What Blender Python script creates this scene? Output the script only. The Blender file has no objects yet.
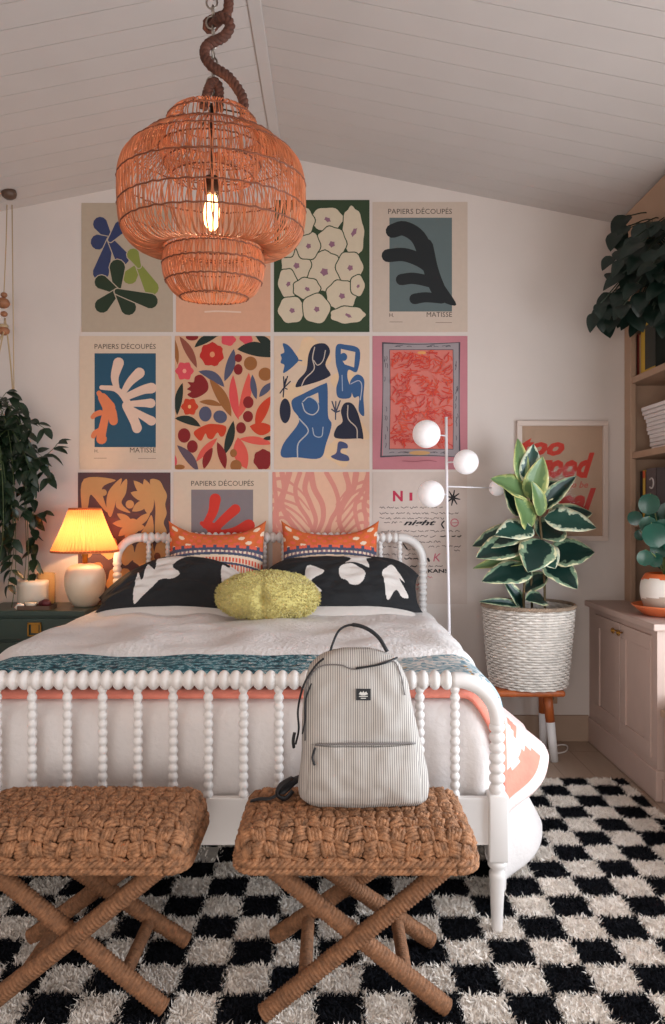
import bpy, math, random
from mathutils import Vector, noise
import numpy as np
PI = math.pi
random.seed(7)
rng = np.random.RandomState(3)
scn = bpy.context.scene
COL = scn.collection
F = 745.0; EYE = 1.45

def px(x, y, Y):
    """pixel of the photograph + distance from the camera -> point in metres"""
    return Vector(((x-332.5)*Y/F, Y, EYE-(y-512)*Y/F))

# ------------------------------------------------------------------ materials
MATS = {}
def srgb(r, g, b):
    f = lambda c: (c/255/12.92) if c/255 <= .04045 else ((c/255+.055)/1.055)**2.4
    return (f(r), f(g), f(b), 1)
def mat(name, col, rough=.7, var=.0, scale=20, bump=0, bscale=60, metal=0, trans=0, sheen=0, stretch=None, spec=None, col2=None):
    if name in MATS: return MATS[name]
    m = bpy.data.materials.new(name); m.use_nodes = True
    nt = m.node_tree; b = nt.nodes['Principled BSDF']
    c = srgb(*col)
    b.inputs['Base Color'].default_value = c
    b.inputs['Roughness'].default_value = rough
    b.inputs['Metallic'].default_value = metal
    if spec is not None: b.inputs['Specular IOR Level'].default_value = spec
    if sheen: b.inputs['Sheen Weight'].default_value = sheen
    tc = nt.nodes.new('ShaderNodeTexCoord'); mp = nt.nodes.new('ShaderNodeMapping')
    nt.links.new(tc.outputs['Object'], mp.inputs[0])
    if stretch: mp.inputs['Scale'].default_value = stretch
    if var or col2:
        n = nt.nodes.new('ShaderNodeTexNoise'); n.inputs['Scale'].default_value = scale; n.inputs['Detail'].default_value = 5
        nt.links.new(mp.outputs[0], n.inputs[0])
        r = nt.nodes.new('ShaderNodeValToRGB')
        r.color_ramp.elements[0].position = .3; r.color_ramp.elements[1].position = .7
        d = srgb(*col2) if col2 else tuple(x*(1-var) for x in c[:3])+(1,)
        r.color_ramp.elements[0].color = d
        r.color_ramp.elements[1].color = c if col2 else tuple(min(1, x*(1+var*.5)) for x in c[:3])+(1,)
        nt.links.new(n.outputs[0], r.inputs[0]); nt.links.new(r.outputs[0], b.inputs['Base Color'])
    if bump:
        n = nt.nodes.new('ShaderNodeTexNoise'); n.inputs['Scale'].default_value = bscale; n.inputs['Detail'].default_value = 4
        nt.links.new(mp.outputs[0], n.inputs[0])
        bp = nt.nodes.new('ShaderNodeBump'); bp.inputs['Strength'].default_value = bump; bp.inputs['Distance'].default_value = .01
        nt.links.new(n.outputs[0], bp.inputs['Height']); nt.links.new(bp.outputs[0], b.inputs['Normal'])
    if trans:
        t = nt.nodes.new('ShaderNodeBsdfTranslucent'); t.inputs[0].default_value = c
        mx = nt.nodes.new('ShaderNodeMixShader'); mx.inputs[0].default_value = trans
        nt.links.new(b.outputs[0], mx.inputs[1]); nt.links.new(t.outputs[0], mx.inputs[2])
        nt.links.new(mx.outputs[0], nt.nodes['Material Output'].inputs[0])
    MATS[name] = m
    return m
def emit(name, col, s):
    m = bpy.data.materials.new(name); m.use_nodes = True
    b = m.node_tree.nodes['Principled BSDF']
    b.inputs['Base Color'].default_value = srgb(*col)
    b.inputs['Emission Color'].default_value = srgb(*col); b.inputs['Emission Strength'].default_value = s
    return m
def glassmat(name, col=(255,255,255), rough=.02, alpha=.12):
    m = bpy.data.materials.new(name); m.use_nodes = True
    nt = m.node_tree; b = nt.nodes['Principled BSDF']
    b.inputs['Base Color'].default_value = srgb(*col); b.inputs['Roughness'].default_value = rough
    b.inputs['Alpha'].default_value = alpha
    return m

# ------------------------------------------------------------------ mesh builder
class MB:
    def __init__(s): s.v = []; s.f = []; s.m = []; s.uv = {}
    def add(s, vs, fs, mi=0):
        o = len(s.v); s.v += [tuple(v) for v in vs]
        for f in fs: s.f.append(tuple(o+i for i in f)); s.m.append(mi)
        return o
    def box(s, x0, x1, y0, y1, z0, z1, mi=0, bev=0):
        if bev:
            import bmesh
            bm = bmesh.new(); bmesh.ops.create_cube(bm, size=1)
            for v in bm.verts:
                v.co = Vector(((x0+x1)/2+v.co.x*(x1-x0), (y0+y1)/2+v.co.y*(y1-y0), (z0+z1)/2+v.co.z*(z1-z0)))
            bmesh.ops.bevel(bm, geom=bm.edges[:], offset=bev, segments=2, affect='EDGES', profile=.5)
            bm.verts.index_update()
            s.add([v.co for v in bm.verts], [[v.index for v in f.verts] for f in bm.faces], mi); bm.free()
            return
        v = [(x, y, z) for x in (x0, x1) for y in (y0, y1) for z in (z0, z1)]
        s.add(v, [(0,1,3,2),(4,6,7,5),(0,4,5,1),(2,3,7,6),(0,2,6,4),(1,5,7,3)], mi)
    def hexa(s, p, mi=0):
        s.add(p, [(0,3,2,1),(4,5,6,7),(0,1,5,4),(1,2,6,5),(2,3,7,6),(3,0,4,7)], mi)
    def sweep(s, pts, rad, n=8, mi=0, cap=True, closed=False, flat=1.0, up=None):
        pts = [Vector(p) for p in pts]; N = len(pts)
        if not isinstance(rad, (list, tuple)): rad = [rad]*N
        tan = []
        for i in range(N):
            a = pts[(i-1) % N] if (closed or i) else pts[0]; b = pts[(i+1) % N] if (closed or i < N-1) else pts[-1]
            t = (b-a); tan.append(t.normalized() if t.length > 1e-9 else Vector((0,0,1)))
        u = Vector(up) if up else (Vector((0,0,1)) if abs(tan[0].z) < .9 else Vector((1,0,0)))
        u = (u-tan[0]*u.dot(tan[0])).normalized()
        vs = []
        for i in range(N):
            u = (u-tan[i]*u.dot(tan[i]))
            u = u.normalized() if u.length > 1e-6 else tan[i].orthogonal().normalized()
            w = tan[i].cross(u)
            for k in range(n):
                a = 2*PI*k/n
                vs.append(pts[i]+(u*math.cos(a)*flat+w*math.sin(a))*rad[i])
        fs = []
        for i in range(N if closed else N-1):
            j = (i+1) % N
            for k in range(n):
                fs.append((i*n+k, i*n+(k+1) % n, j*n+(k+1) % n, j*n+k))
        if cap and not closed:
            fs.append(tuple(range(n))[::-1]); fs.append(tuple((N-1)*n+k for k in range(n)))
        s.add(vs, fs, mi)
    def lathe(s, c, prof, n=32, mi=0, capb=True, capt=True, mif=None):
        c = Vector(c); vs = []; 
        for (r, z) in prof:
            for k in range(n):
                a = 2*PI*k/n; vs.append(c+Vector((r*math.cos(a), r*math.sin(a), z)))
        o = len(s.v); s.v += [tuple(v) for v in vs]
        for i in range(len(prof)-1):
            for k in range(n):
                s.f.append((o+i*n+k, o+i*n+(k+1) % n, o+(i+1)*n+(k+1) % n, o+(i+1)*n+k)); s.m.append(mif(i, k) if mif else mi)
        if capb: s.f.append(tuple(o+k for k in range(n))[::-1]); s.m.append(mi if not mif else mif(0,0))
        if capt: s.f.append(tuple(o+(len(prof)-1)*n+k for k in range(n))); s.m.append(mi if not mif else mif(len(prof)-2,0))
    def ball(s, c, r, n=16, mi=0, sq=(1,1,1)):
        prof = [(max(1e-4, math.sin(PI*i/n)), -math.cos(PI*i/n)) for i in range(n+1)]
        c = Vector(c); vs = []
        m = n+4
        for (q, z) in prof:
            for k in range(m):
                a = 2*PI*k/m; vs.append(c+Vector((q*math.cos(a)*r*sq[0], q*math.sin(a)*r*sq[1], z*r*sq[2])))
        s.add(vs, [(i*m+k, i*m+(k+1) % m, (i+1)*m+(k+1) % m, (i+1)*m+k) for i in range(n) for k in range(m)], mi)
    def grid(s, fn, nu, nv, mi=0, mf=None, uv=False, closeu=False):
        o = len(s.v)
        for j in range(nv+1):
            for i in range(nu+1): s.v.append(tuple(fn(i/nu, j/nv)))
        for j in range(nv):
            for i in range(nu):
                s.f.append((o+j*(nu+1)+i, o+j*(nu+1)+i+1, o+(j+1)*(nu+1)+i+1, o+(j+1)*(nu+1)+i))
                s.m.append(mf((i+.5)/nu, (j+.5)/nv) if mf else mi)
                if uv: s.uv[len(s.f)-1] = [(i/nu, j/nv), ((i+1)/nu, j/nv), ((i+1)/nu, (j+1)/nv), (i/nu, (j+1)/nv)]
    def build(s, name, mats, parent=None, smooth=True, base=None, solid=0, subs=0, angle=None):
        if not isinstance(mats, (list, tuple)): mats = [mats]
        if parent is not None:
            r = parent
            while r.parent: r = r.parent
            off = Vector(r.location)
        else:
            a = np.array(s.v); mn = a.min(0); mx = a.max(0)
            off = Vector(base) if base else Vector(((mn[0]+mx[0])/2, (mn[1]+mx[1])/2, mn[2]))
        me = bpy.data.meshes.new(name)
        me.from_pydata([(v[0]-off[0], v[1]-off[1], v[2]-off[2]) for v in s.v], [], s.f)
        me.polygons.foreach_set('material_index', s.m)
        for m in mats: me.materials.append(m)
        if s.uv:
            ul = me.uv_layers.new(name='UVMap')
            for fi, cs in s.uv.items():
                ls = me.polygons[fi].loop_start
                for q, c in enumerate(cs): ul.data[ls+q].uv = c
        me.update()
        if smooth: me.shade_smooth()
        o = bpy.data.objects.new(name, me); COL.objects.link(o)
        if parent is not None: o.parent = parent
        else: o.location = off
        if angle:
            me.set_sharp_from_angle(angle=math.radians(angle))
        if solid:
            md = o.modifiers.new('solid', 'SOLIDIFY'); md.thickness = solid; md.offset = 0
        if subs:
            md = o.modifiers.new('sub', 'SUBSURF'); md.levels = subs; md.render_levels = subs
        return o

def tag(o, label=None, cat=None, group=None, kind=None):
    if label: o['label'] = label
    if cat: o['category'] = cat
    if group: o['group'] = group
    if kind: o['kind'] = kind
    return o
def empty(name, loc, label, cat, group=None):
    o = bpy.data.objects.new(name, None); COL.objects.link(o); o.location = loc; o.empty_display_size = .1
    return tag(o, label, cat, group)
def copy_tree(o, parent=None):
    c = o.copy(); COL.objects.link(c)
    if parent: c.parent = parent
    for ch in list(o.children): copy_tree(ch, c)
    return c
def catmull(P, n=8, closed=False):
    P = [Vector(p) for p in P]; N = len(P); out = []
    for i in range(N if closed else N-1):
        p0 = P[(i-1) % N] if (closed or i > 0) else P[0]*2-P[1]
        p1 = P[i]; p2 = P[(i+1) % N]
        p3 = P[(i+2) % N] if (closed or i < N-2) else P[-1]*2-P[-2]
        for k in range(n):
            t = k/n
            out.append(.5*((2*p1)+(p2-p0)*t+(2*p0-5*p1+4*p2-p3)*t*t+(3*p1-3*p2+p3-p0)*t**3))
    if not closed: out.append(P[-1].copy())
    return out
def arclen(pts):
    L = [0]
    for a, b in zip(pts, pts[1:]): L.append(L[-1]+(b-a).length)
    return L
def resample(pts, step):
    L = arclen(pts); n = max(2, int(round(L[-1]/step))); out = []; j = 0
    for i in range(n+1):
        t = L[-1]*i/n
        while j < len(L)-2 and L[j+1] < t: j += 1
        d = L[j+1]-L[j]; out.append(pts[j].lerp(pts[j+1], (t-L[j])/d if d > 0 else 0))
    return out
def nz(p, s=1): return noise.noise(Vector(p)*s)
def inpoly(x, y, P):
    c = False; j = len(P)-1
    for i in range(len(P)):
        xi, yi = P[i]; xj, yj = P[j]
        if (yi > y) != (yj > y) and x < (xj-xi)*(y-yi)/(yj-yi)+xi: c = not c
        j = i
    return c

# ------------------------------------------------------------------ room shell
YW = 4.72; XR = 2.27; XL = -2.45; YB = -2.2
XRG = -.345; ZRG = 3.706; SL = .2
def ceil_z(x): return ZRG-SL*abs(x-XRG)
M_wall = mat('wall paint', (210,197,189), .85, bump=.06, bscale=160, var=.03, scale=3)
M_ceil = mat('ceiling paint', (192,182,176), .8, var=.03, scale=4)
M_trimp = mat('pink beige paint', (186,160,148), .55, var=.04, scale=6)
M_base = mat('beige skirting paint', (168,142,122), .6, var=.05, scale=8)
M_white = mat('white gloss paint', (232,228,224), .35, var=.02, scale=8)

def floor_mat():
    m = mat('pale oak floor', (176,154,136), .5)
    nt = m.node_tree; b = nt.nodes['Principled BSDF']
    tc = nt.nodes.new('ShaderNodeTexCoord'); mp = nt.nodes.new('ShaderNodeMapping'); mp.inputs['Rotation'].default_value = (0,0,PI/2)
    br = nt.nodes.new('ShaderNodeTexBrick'); br.inputs['Scale'].default_value = 1
    br.inputs['Brick Width'].default_value = 1.6; br.inputs['Row Height'].default_value = .17; br.inputs['Mortar Size'].default_value = .002
    br.inputs['Color1'].default_value = srgb(180,157,138); br.inputs['Color2'].default_value = srgb(170,148,130); br.inputs['Mortar'].default_value = srgb(128,108,94)
    nt.links.new(tc.outputs['Object'], mp.inputs[0]); nt.links.new(mp.outputs[0], br.inputs[0])
    n = nt.nodes.new('ShaderNodeTexNoise'); n.inputs['Scale'].default_value = 6; n.inputs['Detail'].default_value = 8
    mp2 = nt.nodes.new('ShaderNodeMapping'); mp2.inputs['Scale'].default_value = (8,1,1); nt.links.new(tc.outputs['Object'], mp2.inputs[0]); nt.links.new(mp2.outputs[0], n.inputs[0])
    mx = nt.nodes.new('ShaderNodeMix'); mx.data_type = 'RGBA'; mx.blend_type = 'MULTIPLY'; mx.inputs[0].default_value = .35
    nt.links.new(br.outputs[0], mx.inputs[6]); nt.links.new(n.outputs['Color'], mx.inputs[7])
    r = nt.nodes.new('ShaderNodeValToRGB'); r.color_ramp.elements[0].color = (.6,.6,.6,1); nt.links.new(n.outputs[0], r.inputs[0]); nt.links.new(r.outputs[0], mx.inputs[7])
    nt.links.new(mx.outputs[2], b.inputs['Base Color'])
    return m
m = MB(); m.box(XL-.1, XR+.1, YB, YW+.1, -.1, 0); tag(m.build('floor', floor_mat(), smooth=False), kind='structure')
m = MB(); m.add([(XL-.1,YW,-.05),(XR+.1,YW,-.05),(XR+.1,YW,ceil_z(XR+.1)+.03),(XRG,YW,ZRG+.03),(XL-.1,YW,ceil_z(XL-.1)+.03),
                 (XL-.1,YW+.12,-.05),(XR+.1,YW+.12,-.05),(XR+.1,YW+.12,ceil_z(XR+.1)+.03),(XRG,YW+.12,ZRG+.03),(XL-.1,YW+.12,ceil_z(XL-.1)+.03)],
                [(0,1,2,3,4),(9,8,7,6,5),(0,5,6,1),(1,6,7,2),(2,7,8,3),(3,8,9,4),(4,9,5,0)])
tag(m.build('wall_back', M_wall, smooth=False), kind='structure')
m = MB(); m.box(XL-.12, XL, YB, YW, -.05, ceil_z(XL)+.05); tag(m.build('wall_left', M_wall, smooth=False), kind='structure')
WY0, WY1, WZ0, WZ1 = .5, 3.35, .58, 1.9
m = MB(); z1 = ceil_z(XR)+.05
m.box(XR, XR+.15, YB, WY0, -.05, z1); m.box(XR, XR+.15, WY1, YW, -.05, z1); m.box(XR, XR+.15, WY0, WY1, -.05, WZ0); m.box(XR, XR+.15, WY0, WY1, WZ1, z1)
tag(m.build('wall_right', M_wall, smooth=False), kind='structure')
# window in the right wall
m = MB()
for (a, b, c, d) in ((WY0, WY1, WZ0, WZ0+.06), (WY0, WY1, WZ1-.06, WZ1), (WY0, WY0+.06, WZ0+.06, WZ1-.06), (WY1-.06, WY1, WZ0+.06, WZ1-.06),
                     ((WY0+WY1)/2-.03, (WY0+WY1)/2+.03, WZ0+.06, WZ1-.06)):
    m.box(XR+.03, XR+.11, a, b, c, d)
wf = m.build('window_1', M_white, smooth=False); tag(wf, kind='structure')
m = MB(); m.box(XR+.06, XR+.068, WY0+.05, WY1-.05, WZ0+.05, WZ1-.05); m.build('pane', glassmat('window glass', alpha=.06), wf, smooth=False)
# planked ceiling, boards run up the slope
m = MB(); BW = .145; GP = .0032
y = YB
while y < YW+.1:
    for sgn in (-1, 1):
        xe = XL-.1 if sgn < 0 else XR+.1
        for (ya, yb, dz) in ((y, y+BW-GP, 0), (y+BW-GP, y+BW, .012)):
            p = []
            for (xx, zz) in ((XRG, ZRG), (xe, ceil_z(xe))):
                p.append((xx, zz))
            a0 = (XRG, ya, ZRG+dz); a1 = (XRG, yb, ZRG+dz); b1 = (xe, yb, ceil_z(xe)+dz); b0 = (xe, ya, ceil_z(xe)+dz)
            t = .06
            A = [a0, a1, b1, b0] if sgn > 0 else [b0, b1, a1, a0]
            lo = A; hi = [(q[0], q[1], q[2]-dz+t) for q in A]
            m.hexa(lo+hi)
    y += BW
tag(m.build('ceiling', M_ceil, smooth=False), kind='structure')
m = MB(); m.box(XRG-.030, XRG+.030, YB, YW, ZRG-.016, ZRG+.01, bev=.004); tag(m.build('trim_1', M_ceil, smooth=False), kind='structure')
m = MB(); m.box(XL, 1.62, YW-.018, YW+.01, 0, .165, bev=.004); tag(m.build('baseboard_back', M_base, smooth=False), kind='structure')

# ------------------------------------------------------------------ fitted cabinet, bookcase and window seat on the right
XC = 1.615; YC = 3.72; ZC = .892
M_brass = mat('aged brass', (176,130,62), .3, metal=1)
r = empty('fitted_cabinet', (1.93, 4.2, 0), 'pink beige painted low cabinet with panelled doors in the right corner', 'cabinet')
m = MB(); m.box(XC+.012, XR-.001, YC+.012, YW-.001, .001, ZC-.03); m.box(XC, XR-.001, YC, YW-.001, .001, .155, bev=.006)
m.build('body', M_trimp, r, smooth=False)
m = MB(); m.box(XC-.02, XR-.001, YC-.02, YW-.001, ZC-.035, ZC, bev=.006); m.build('countertop', M_trimp, r, smooth=False)
def panel_door(m, y0, y1, z0, z1, x):
    fr = .075
    m.box(x-.012, x+.004, y0, y1, z0, z0+fr, bev=.002); m.box(x-.012, x+.004, y0, y1, z1-fr, z1, bev=.002)
    m.box(x-.012, x+.004, y0, y0+fr, z0+fr, z1-fr, bev=.002); m.box(x-.012, x+.004, y1-fr, y1, z0+fr, z1-fr, bev=.002)
    m.box(x-.003, x+.004, y0+fr, y1-fr, z0+fr, z1-fr)
for (y0, y1, ky) in ((YC+.07, YC+.465, YC+.43), (YC+.475, YC+.87, YC+.51)):
    m = MB(); panel_door(m, y0, y1, .2, ZC-.07, XC+.012); d = m.build('door', M_trimp, r, smooth=False)
    m = MB(); kz = ZC-.115
    m.sweep([(XC, ky, kz), (XC-.022, ky, kz)], .004, 8)
    ring = [(XC-.024, ky+.021*math.cos(a), kz+.014*math.sin(a)) for a in [2*PI*k/20 for k in range(20)]]
    m.sweep(ring, .004, 8, closed=True); m.ball((XC-.024, ky, kz), .008, 8)
    m.build('knob', M_brass, d)
XB = 1.86
M_shelf = mat('pink beige shelf paint', (178,146,122), .6, var=.06, scale=7)
r = empty('bookcase', (2.07, 4.2, ZC), 'tall pink beige fitted bookcase standing on the low cabinet', 'bookcase')
m = MB(); zt = ceil_z(XB)-.005
m.box(XB, XR, YW-.03, YW-.002, ZC, zt-.1)          # far side panel
m.box(XR-.02, XR-.001, YC, YW-.03, ZC, zt-.1)       # back
m.box(XB+.02, XR, YC+.0, YC+.03, ZC, zt-.1)         # near side panel
m.box(XB-.012, XB+.022, YW-.10, YW-.002, ZC, zt-.1, bev=.003); m.box(XB-.012, XB+.022, YC, YC+.1, ZC, zt-.1, bev=.003)
m.build('body', M_shelf, r, smooth=False)
m = MB()
m.hexa([(XB-.015,YC,zt-.22),(XB+.06,YC,zt-.22),(XB+.06,YW-.002,zt-.22),(XB-.015,YW-.002,zt-.22),
        (XB-.075,YC,zt+.0),(XB+.06,YC,zt-.03),(XB+.06,YW-.002,zt-.03),(XB-.075,YW-.002,zt+.0)])
m.build('cornice', M_shelf, r, smooth=False)
SH = (2.64, 2.285, 1.82, 1.40)
for z in SH:
    m = MB(); m.box(XB-.004, XR-.02, YC+.03, YW-.03, z-.04, z, bev=.003); m.build('shelf', M_shelf, r, smooth=False)
r = empty('window_seat', (1.95, 2.6, 0), 'low painted window seat beside the end of the cabinet', 'bench')
m = MB(); m.box(XC+.04, XR, 1.2, YC-.002, 0, .43); m.box(XC+.03, XR, 1.2, YC-.002, 0, .12, bev=.004); m.build('body', M_trimp, r, smooth=False)
m = MB(); m.box(XC+.02, XR, 1.18, YC-.003, .43, .465, bev=.004); m.build('seat_board', M_shelf, r, smooth=False)
m = MB(); m.box(XC+.05, XR-.02, 1.25, YC-.03, .465, .545, bev=.02); o = m.build('seat_cushion', mat('cream cushion cloth', (222,210,192), .9, bump=.3, bscale=300), None)
tag(o, 'cream cushion lying on the window seat', 'cushion')
# ------------------------------------------------------------------ posters on the back wall
YP = YW-.0015
def flat(rgb, rough=.75): return mat('print ink %d %d %d' % rgb, rgb, rough, var=.03, scale=30)
class Art:
    """flat printed shapes laid on one sheet of paper, all in ONE mesh"""
    def __init__(s, x0, x1, y0, y1, paper, crop=(0, 0, 1)):
        s.mb = MB(); s.mats = [flat(paper)]; s.k = 0; s.ox, s.oy, s.sc = crop; s.clip = None; s.b = (x0, x1, y0, y1)
        a = px(x0, y1, YP); b = px(x1, y0, YP)
        s.mb.box(a.x, b.x, YP-.001, YP+.001, a.z, b.z)
    def mi(s, rgb):
        mm = flat(rgb)
        if mm not in s.mats: s.mats.append(mm)
        return s.mats.index(mm)
    def P(s, x, y, d=0):
        X = s.ox+x/s.sc; Y = s.oy+y/s.sc
        X = min(max(X, s.b[0]), s.b[1]); Y = min(max(Y, s.b[2]), s.b[3])
        p = px(X, Y, YP); return (p.x, YP-.0013-d, p.z)
    def poly(s, pts, rgb, smooth=True, n=5):
        s.k += 1
        if smooth: pts = [(p.x, p.y) for p in catmull([(a, b, 0) for a, b in pts], n, True)]
        vs = [s.P(a, b, s.k*.00002) for a, b in pts]
        # drop duplicates created by clipping
        q = []
        for v in vs:
            if not q or (abs(v[0]-q[-1][0])+abs(v[2]-q[-1][2])) > 1e-5: q.append(v)
        if len(q) < 3: return
        ar = sum(q[i][0]*q[(i+1) % len(q)][2]-q[(i+1) % len(q)][0]*q[i][2] for i in range(len(q)))
        if ar < 0: q = q[::-1]
        s.mb.add(q, [tuple(range(len(q)))], s.mi(rgb))
    def rect(s, x0, y0, x1, y1, rgb): s.poly([(x0,y0),(x1,y0),(x1,y1),(x0,y1)], rgb, False)
    def ell(s, cx, cy, rx, ry, rgb, rot=0, lob=0, amp=.15, n=24):
        P = []
        for k in range(n):
            a = 2*PI*k/n; q = 1+(amp*math.cos(lob*a) if lob else 0)
            x = rx*q*math.cos(a); y = ry*q*math.sin(a)
            P.append((cx+x*math.cos(rot)-y*math.sin(rot), cy+x*math.sin(rot)+y*math.cos(rot)))
        s.poly(P, rgb, False)
    def leaf(s, x1, y1, x2, y2, w, rgb, c=0):
        dx, dy = x2-x1, y2-y1; L = math.hypot(dx, dy); nx, ny = -dy/L, dx/L
        R = []; Lf = []
        for i in range(11):
            t = i/10; h = w/2*math.sin(PI*t)**.8; b = c*4*t*(1-t)
            R.append((x1+dx*t+nx*(b+h), y1+dy*t+ny*(b+h))); Lf.append((x1+dx*t+nx*(b-h), y1+dy*t+ny*(b-h)))
        s.poly(R+Lf[::-1][1:-1], rgb, False)
    def stroke(s, pts, w, rgb, n=4, w2=None):
        P = [Vector((a, b, 0)) for a, b in pts]
        if n > 1: P = catmull(P, n)
        w2 = w if w2 is None else w2
        A = []; B = []; N = len(P)
        for i in range(N):
            t = (P[min(i+1, N-1)]-P[max(i-1, 0)]); t = t.normalized() if t.length else Vector((1,0,0))
            h = (w+(w2-w)*i/(N-1))/2; nn = Vector((-t.y, t.x, 0))*h
            A.append(P[i]+nn); B.append(P[i]-nn)
        t0 = (P[0]-P[1]).normalized(); t1 = (P[-1]-P[-2]).normalized()
        e = []
        for (c, t, h, first) in ((P[-1], t1, w2/2, 0), (P[0], t0, w/2, 1)):
            nn = Vector((-t.y, t.x, 0))
            e.append([c+nn*h*math.cos(a)+t*h*math.sin(a) for a in [PI*k/6 for k in range(1, 6)]])
        s.k += 1; d = s.k*.00002
        quads = [s.P(v.x, v.y, d) for v in A]+[s.P(v.x, v.y, d) for v in B]
        s.mb.add(quads, [(i, i+1, N+i+1, N+i) for i in range(N-1)], s.mi(rgb))
        if w > 2.5:
            c1 = [s.P(v.x, v.y, d) for v in [A[-1]]+e[0]+[B[-1]]]; s.mb.add(c1, [tuple(range(len(c1)))], s.mi(rgb))
            c0 = [s.P(v.x, v.y, d) for v in [B[0]]+e[1]+[A[0]]]; s.mb.add(c0, [tuple(range(len(c0)))], s.mi(rgb))
    def text(s, body, x0, x1, ybase, rgb, size=None, shear=0, bold=0, h=None):
        """text fitted to run from x0 to x1 (photo pixels of the crop), baseline at ybase"""
        cu = bpy.data.curves.new('t', 'FONT'); cu.body = body; cu.size = 1; cu.shear = shear; cu.offset = bold; cu.resolution_u = 2
        o = bpy.data.objects.new('t', cu); COL.objects.link(o)
        dg = bpy.context.evaluated_depsgraph_get(); me = bpy.data.meshes.new_from_object(o.evaluated_get(dg))
        V = [v.co.copy() for v in me.vertices]; Fc = [tuple(p.vertices) for p in me.polygons]
        bpy.data.objects.remove(o); bpy.data.curves.remove(cu); bpy.data.meshes.remove(me)
        if not V: return
        a = min(v.x for v in V); b = max(v.x for v in V); c = max(v.y for v in V)
        sx = (x1-x0)/(b-a); sy = sx if h is None else h/c
        s.k += 1
        s.mb.add([s.P(x0+(v.x-a)*sx, ybase-v.y*sy, s.k*.00002) for v in V], Fc, s.mi(rgb))
    def build(s, label, name='poster', group='art posters in a grid on the back wall', parent=None):
        o = s.mb.build(name, s.mats, parent, smooth=False)
        if parent is None: tag(o, label, 'poster', group)
        return o

C2 = (70, 190, 3.167)
a = Art(81.5, 173, 203, 332, (176,158,138), C2)
nav = (44,54,92)
for (x, y, w) in ((96,108,34),(90,165,36),(98,262,38),(165,215,34),(160,118,30)): a.stroke([(128,158),((128+x)/2,(158+y)/2),(x,y)], w*.5+6, (176,158,138), 3, w*1.35+6); a.stroke([(128,158),((128+x)/2,(158+y)/2),(x,y)], w*.5, nav, 3, w*1.35)
lg = (128,134,58)
for (x, y, w) in ((190,275,36),(258,310,36),(200,205,30)): a.stroke([(218,240),(x,y)], w*.5+6, (176,158,138), 3, w*1.3+6); a.stroke([(218,240),(x,y)], w*.5, lg, 3, w*1.3)
dg = (32,48,28)
for (x, y, w) in ((150,245,38),(100,292,34),(102,366,36),(185,372,38),(255,352,36)): a.stroke([(150,322),((150+x)/2,(322+y)/2),(x,y)], w*.5+6, (176,158,138), 3, w*1.3+6); a.stroke([(150,322),((150+x)/2,(322+y)/2),(x,y)], w*.5, dg, 3, w*1.3)
a.build('beige poster with blue and green paper-cut flowers, top left of the wall grid')
a = Art(176, 270.5, 203, 332, (214,160,130), C2)
a.stroke([(428,386),(470,384),(540,387)], 5, (226,192,170))
a.build('plain peach poster behind the rattan pendant lamp')
C3 = (265, 190, 3.167)
a = Art(274, 369.5, 200, 332, (44,62,36), C3)
bl = (206,188,162); mv = (142,98,116)
for (x, y, rx, ry, l) in ((196,92,47,33,6),(280,132,30,72,8),(210,170,42,48,7),(186,258,54,58,9),(268,245,38,44,6),(98,238,42,46,7),(72,296,27,42,6),(132,312,38,30,7),
                          (242,334,43,43,7),(293,303,20,30,5),(84,380,38,38,6),(162,376,39,42,5),(262,396,50,24,7),(136,176,34,40,6),(112,100,40,42,7),(70,170,24,40,6)):
    ro = random.uniform(-.12,.12); a.ell(x, y, rx*1.1+3.5, ry*1.1+3.5, (44,62,36), ro, l, .05, 36); a.ell(x, y, rx*1.1, ry*1.1, bl, ro, l, .05, 36)
    a.ell(x+2, y+2, rx*.22, ry*.2, mv, .5, 5, .2, 15)
a.build('dark green poster packed with cream flower blobs beside the pendant lamp')
a = Art(372.5, 467.5, 202, 332, (196,176,160), C3)
a.rect(394, 88, 592, 385, (92,104,104))
bk = (22,26,28)
a.poly([(606,364),(545,345),(515,300),(498,240),(480,180),(470,135),(505,155),(535,210),(558,285)], bk)
for (p, w, w2) in (([(404,130),(440,122),(485,150),(515,215)], 44, 52), ([(390,208),(440,205),(490,222),(525,245)], 42, 44),
               ([(432,284),(470,280),(520,290),(545,300)], 36, 36), ([(474,345),(510,340),(560,345)], 34, 30), ([(505,180),(528,260),(560,330)], 56, 36)):
    a.stroke(p, w, bk, 5, w2)
dk = (70,58,52)
a.text('PAPIERS DÉCOUPÉS', 390, 592, 76, dk); a.text('H.', 394, 408, 402, dk); a.text('MATISSE', 512, 592, 402, dk)
a.stroke([(394,418),(436,418)], 2, (140,122,112), 1); a.stroke([(540,420),(592,420)], 2, (140,122,112), 1)
a.build('poster of a black fingered leaf on grey green, top right of the wall grid')

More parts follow.
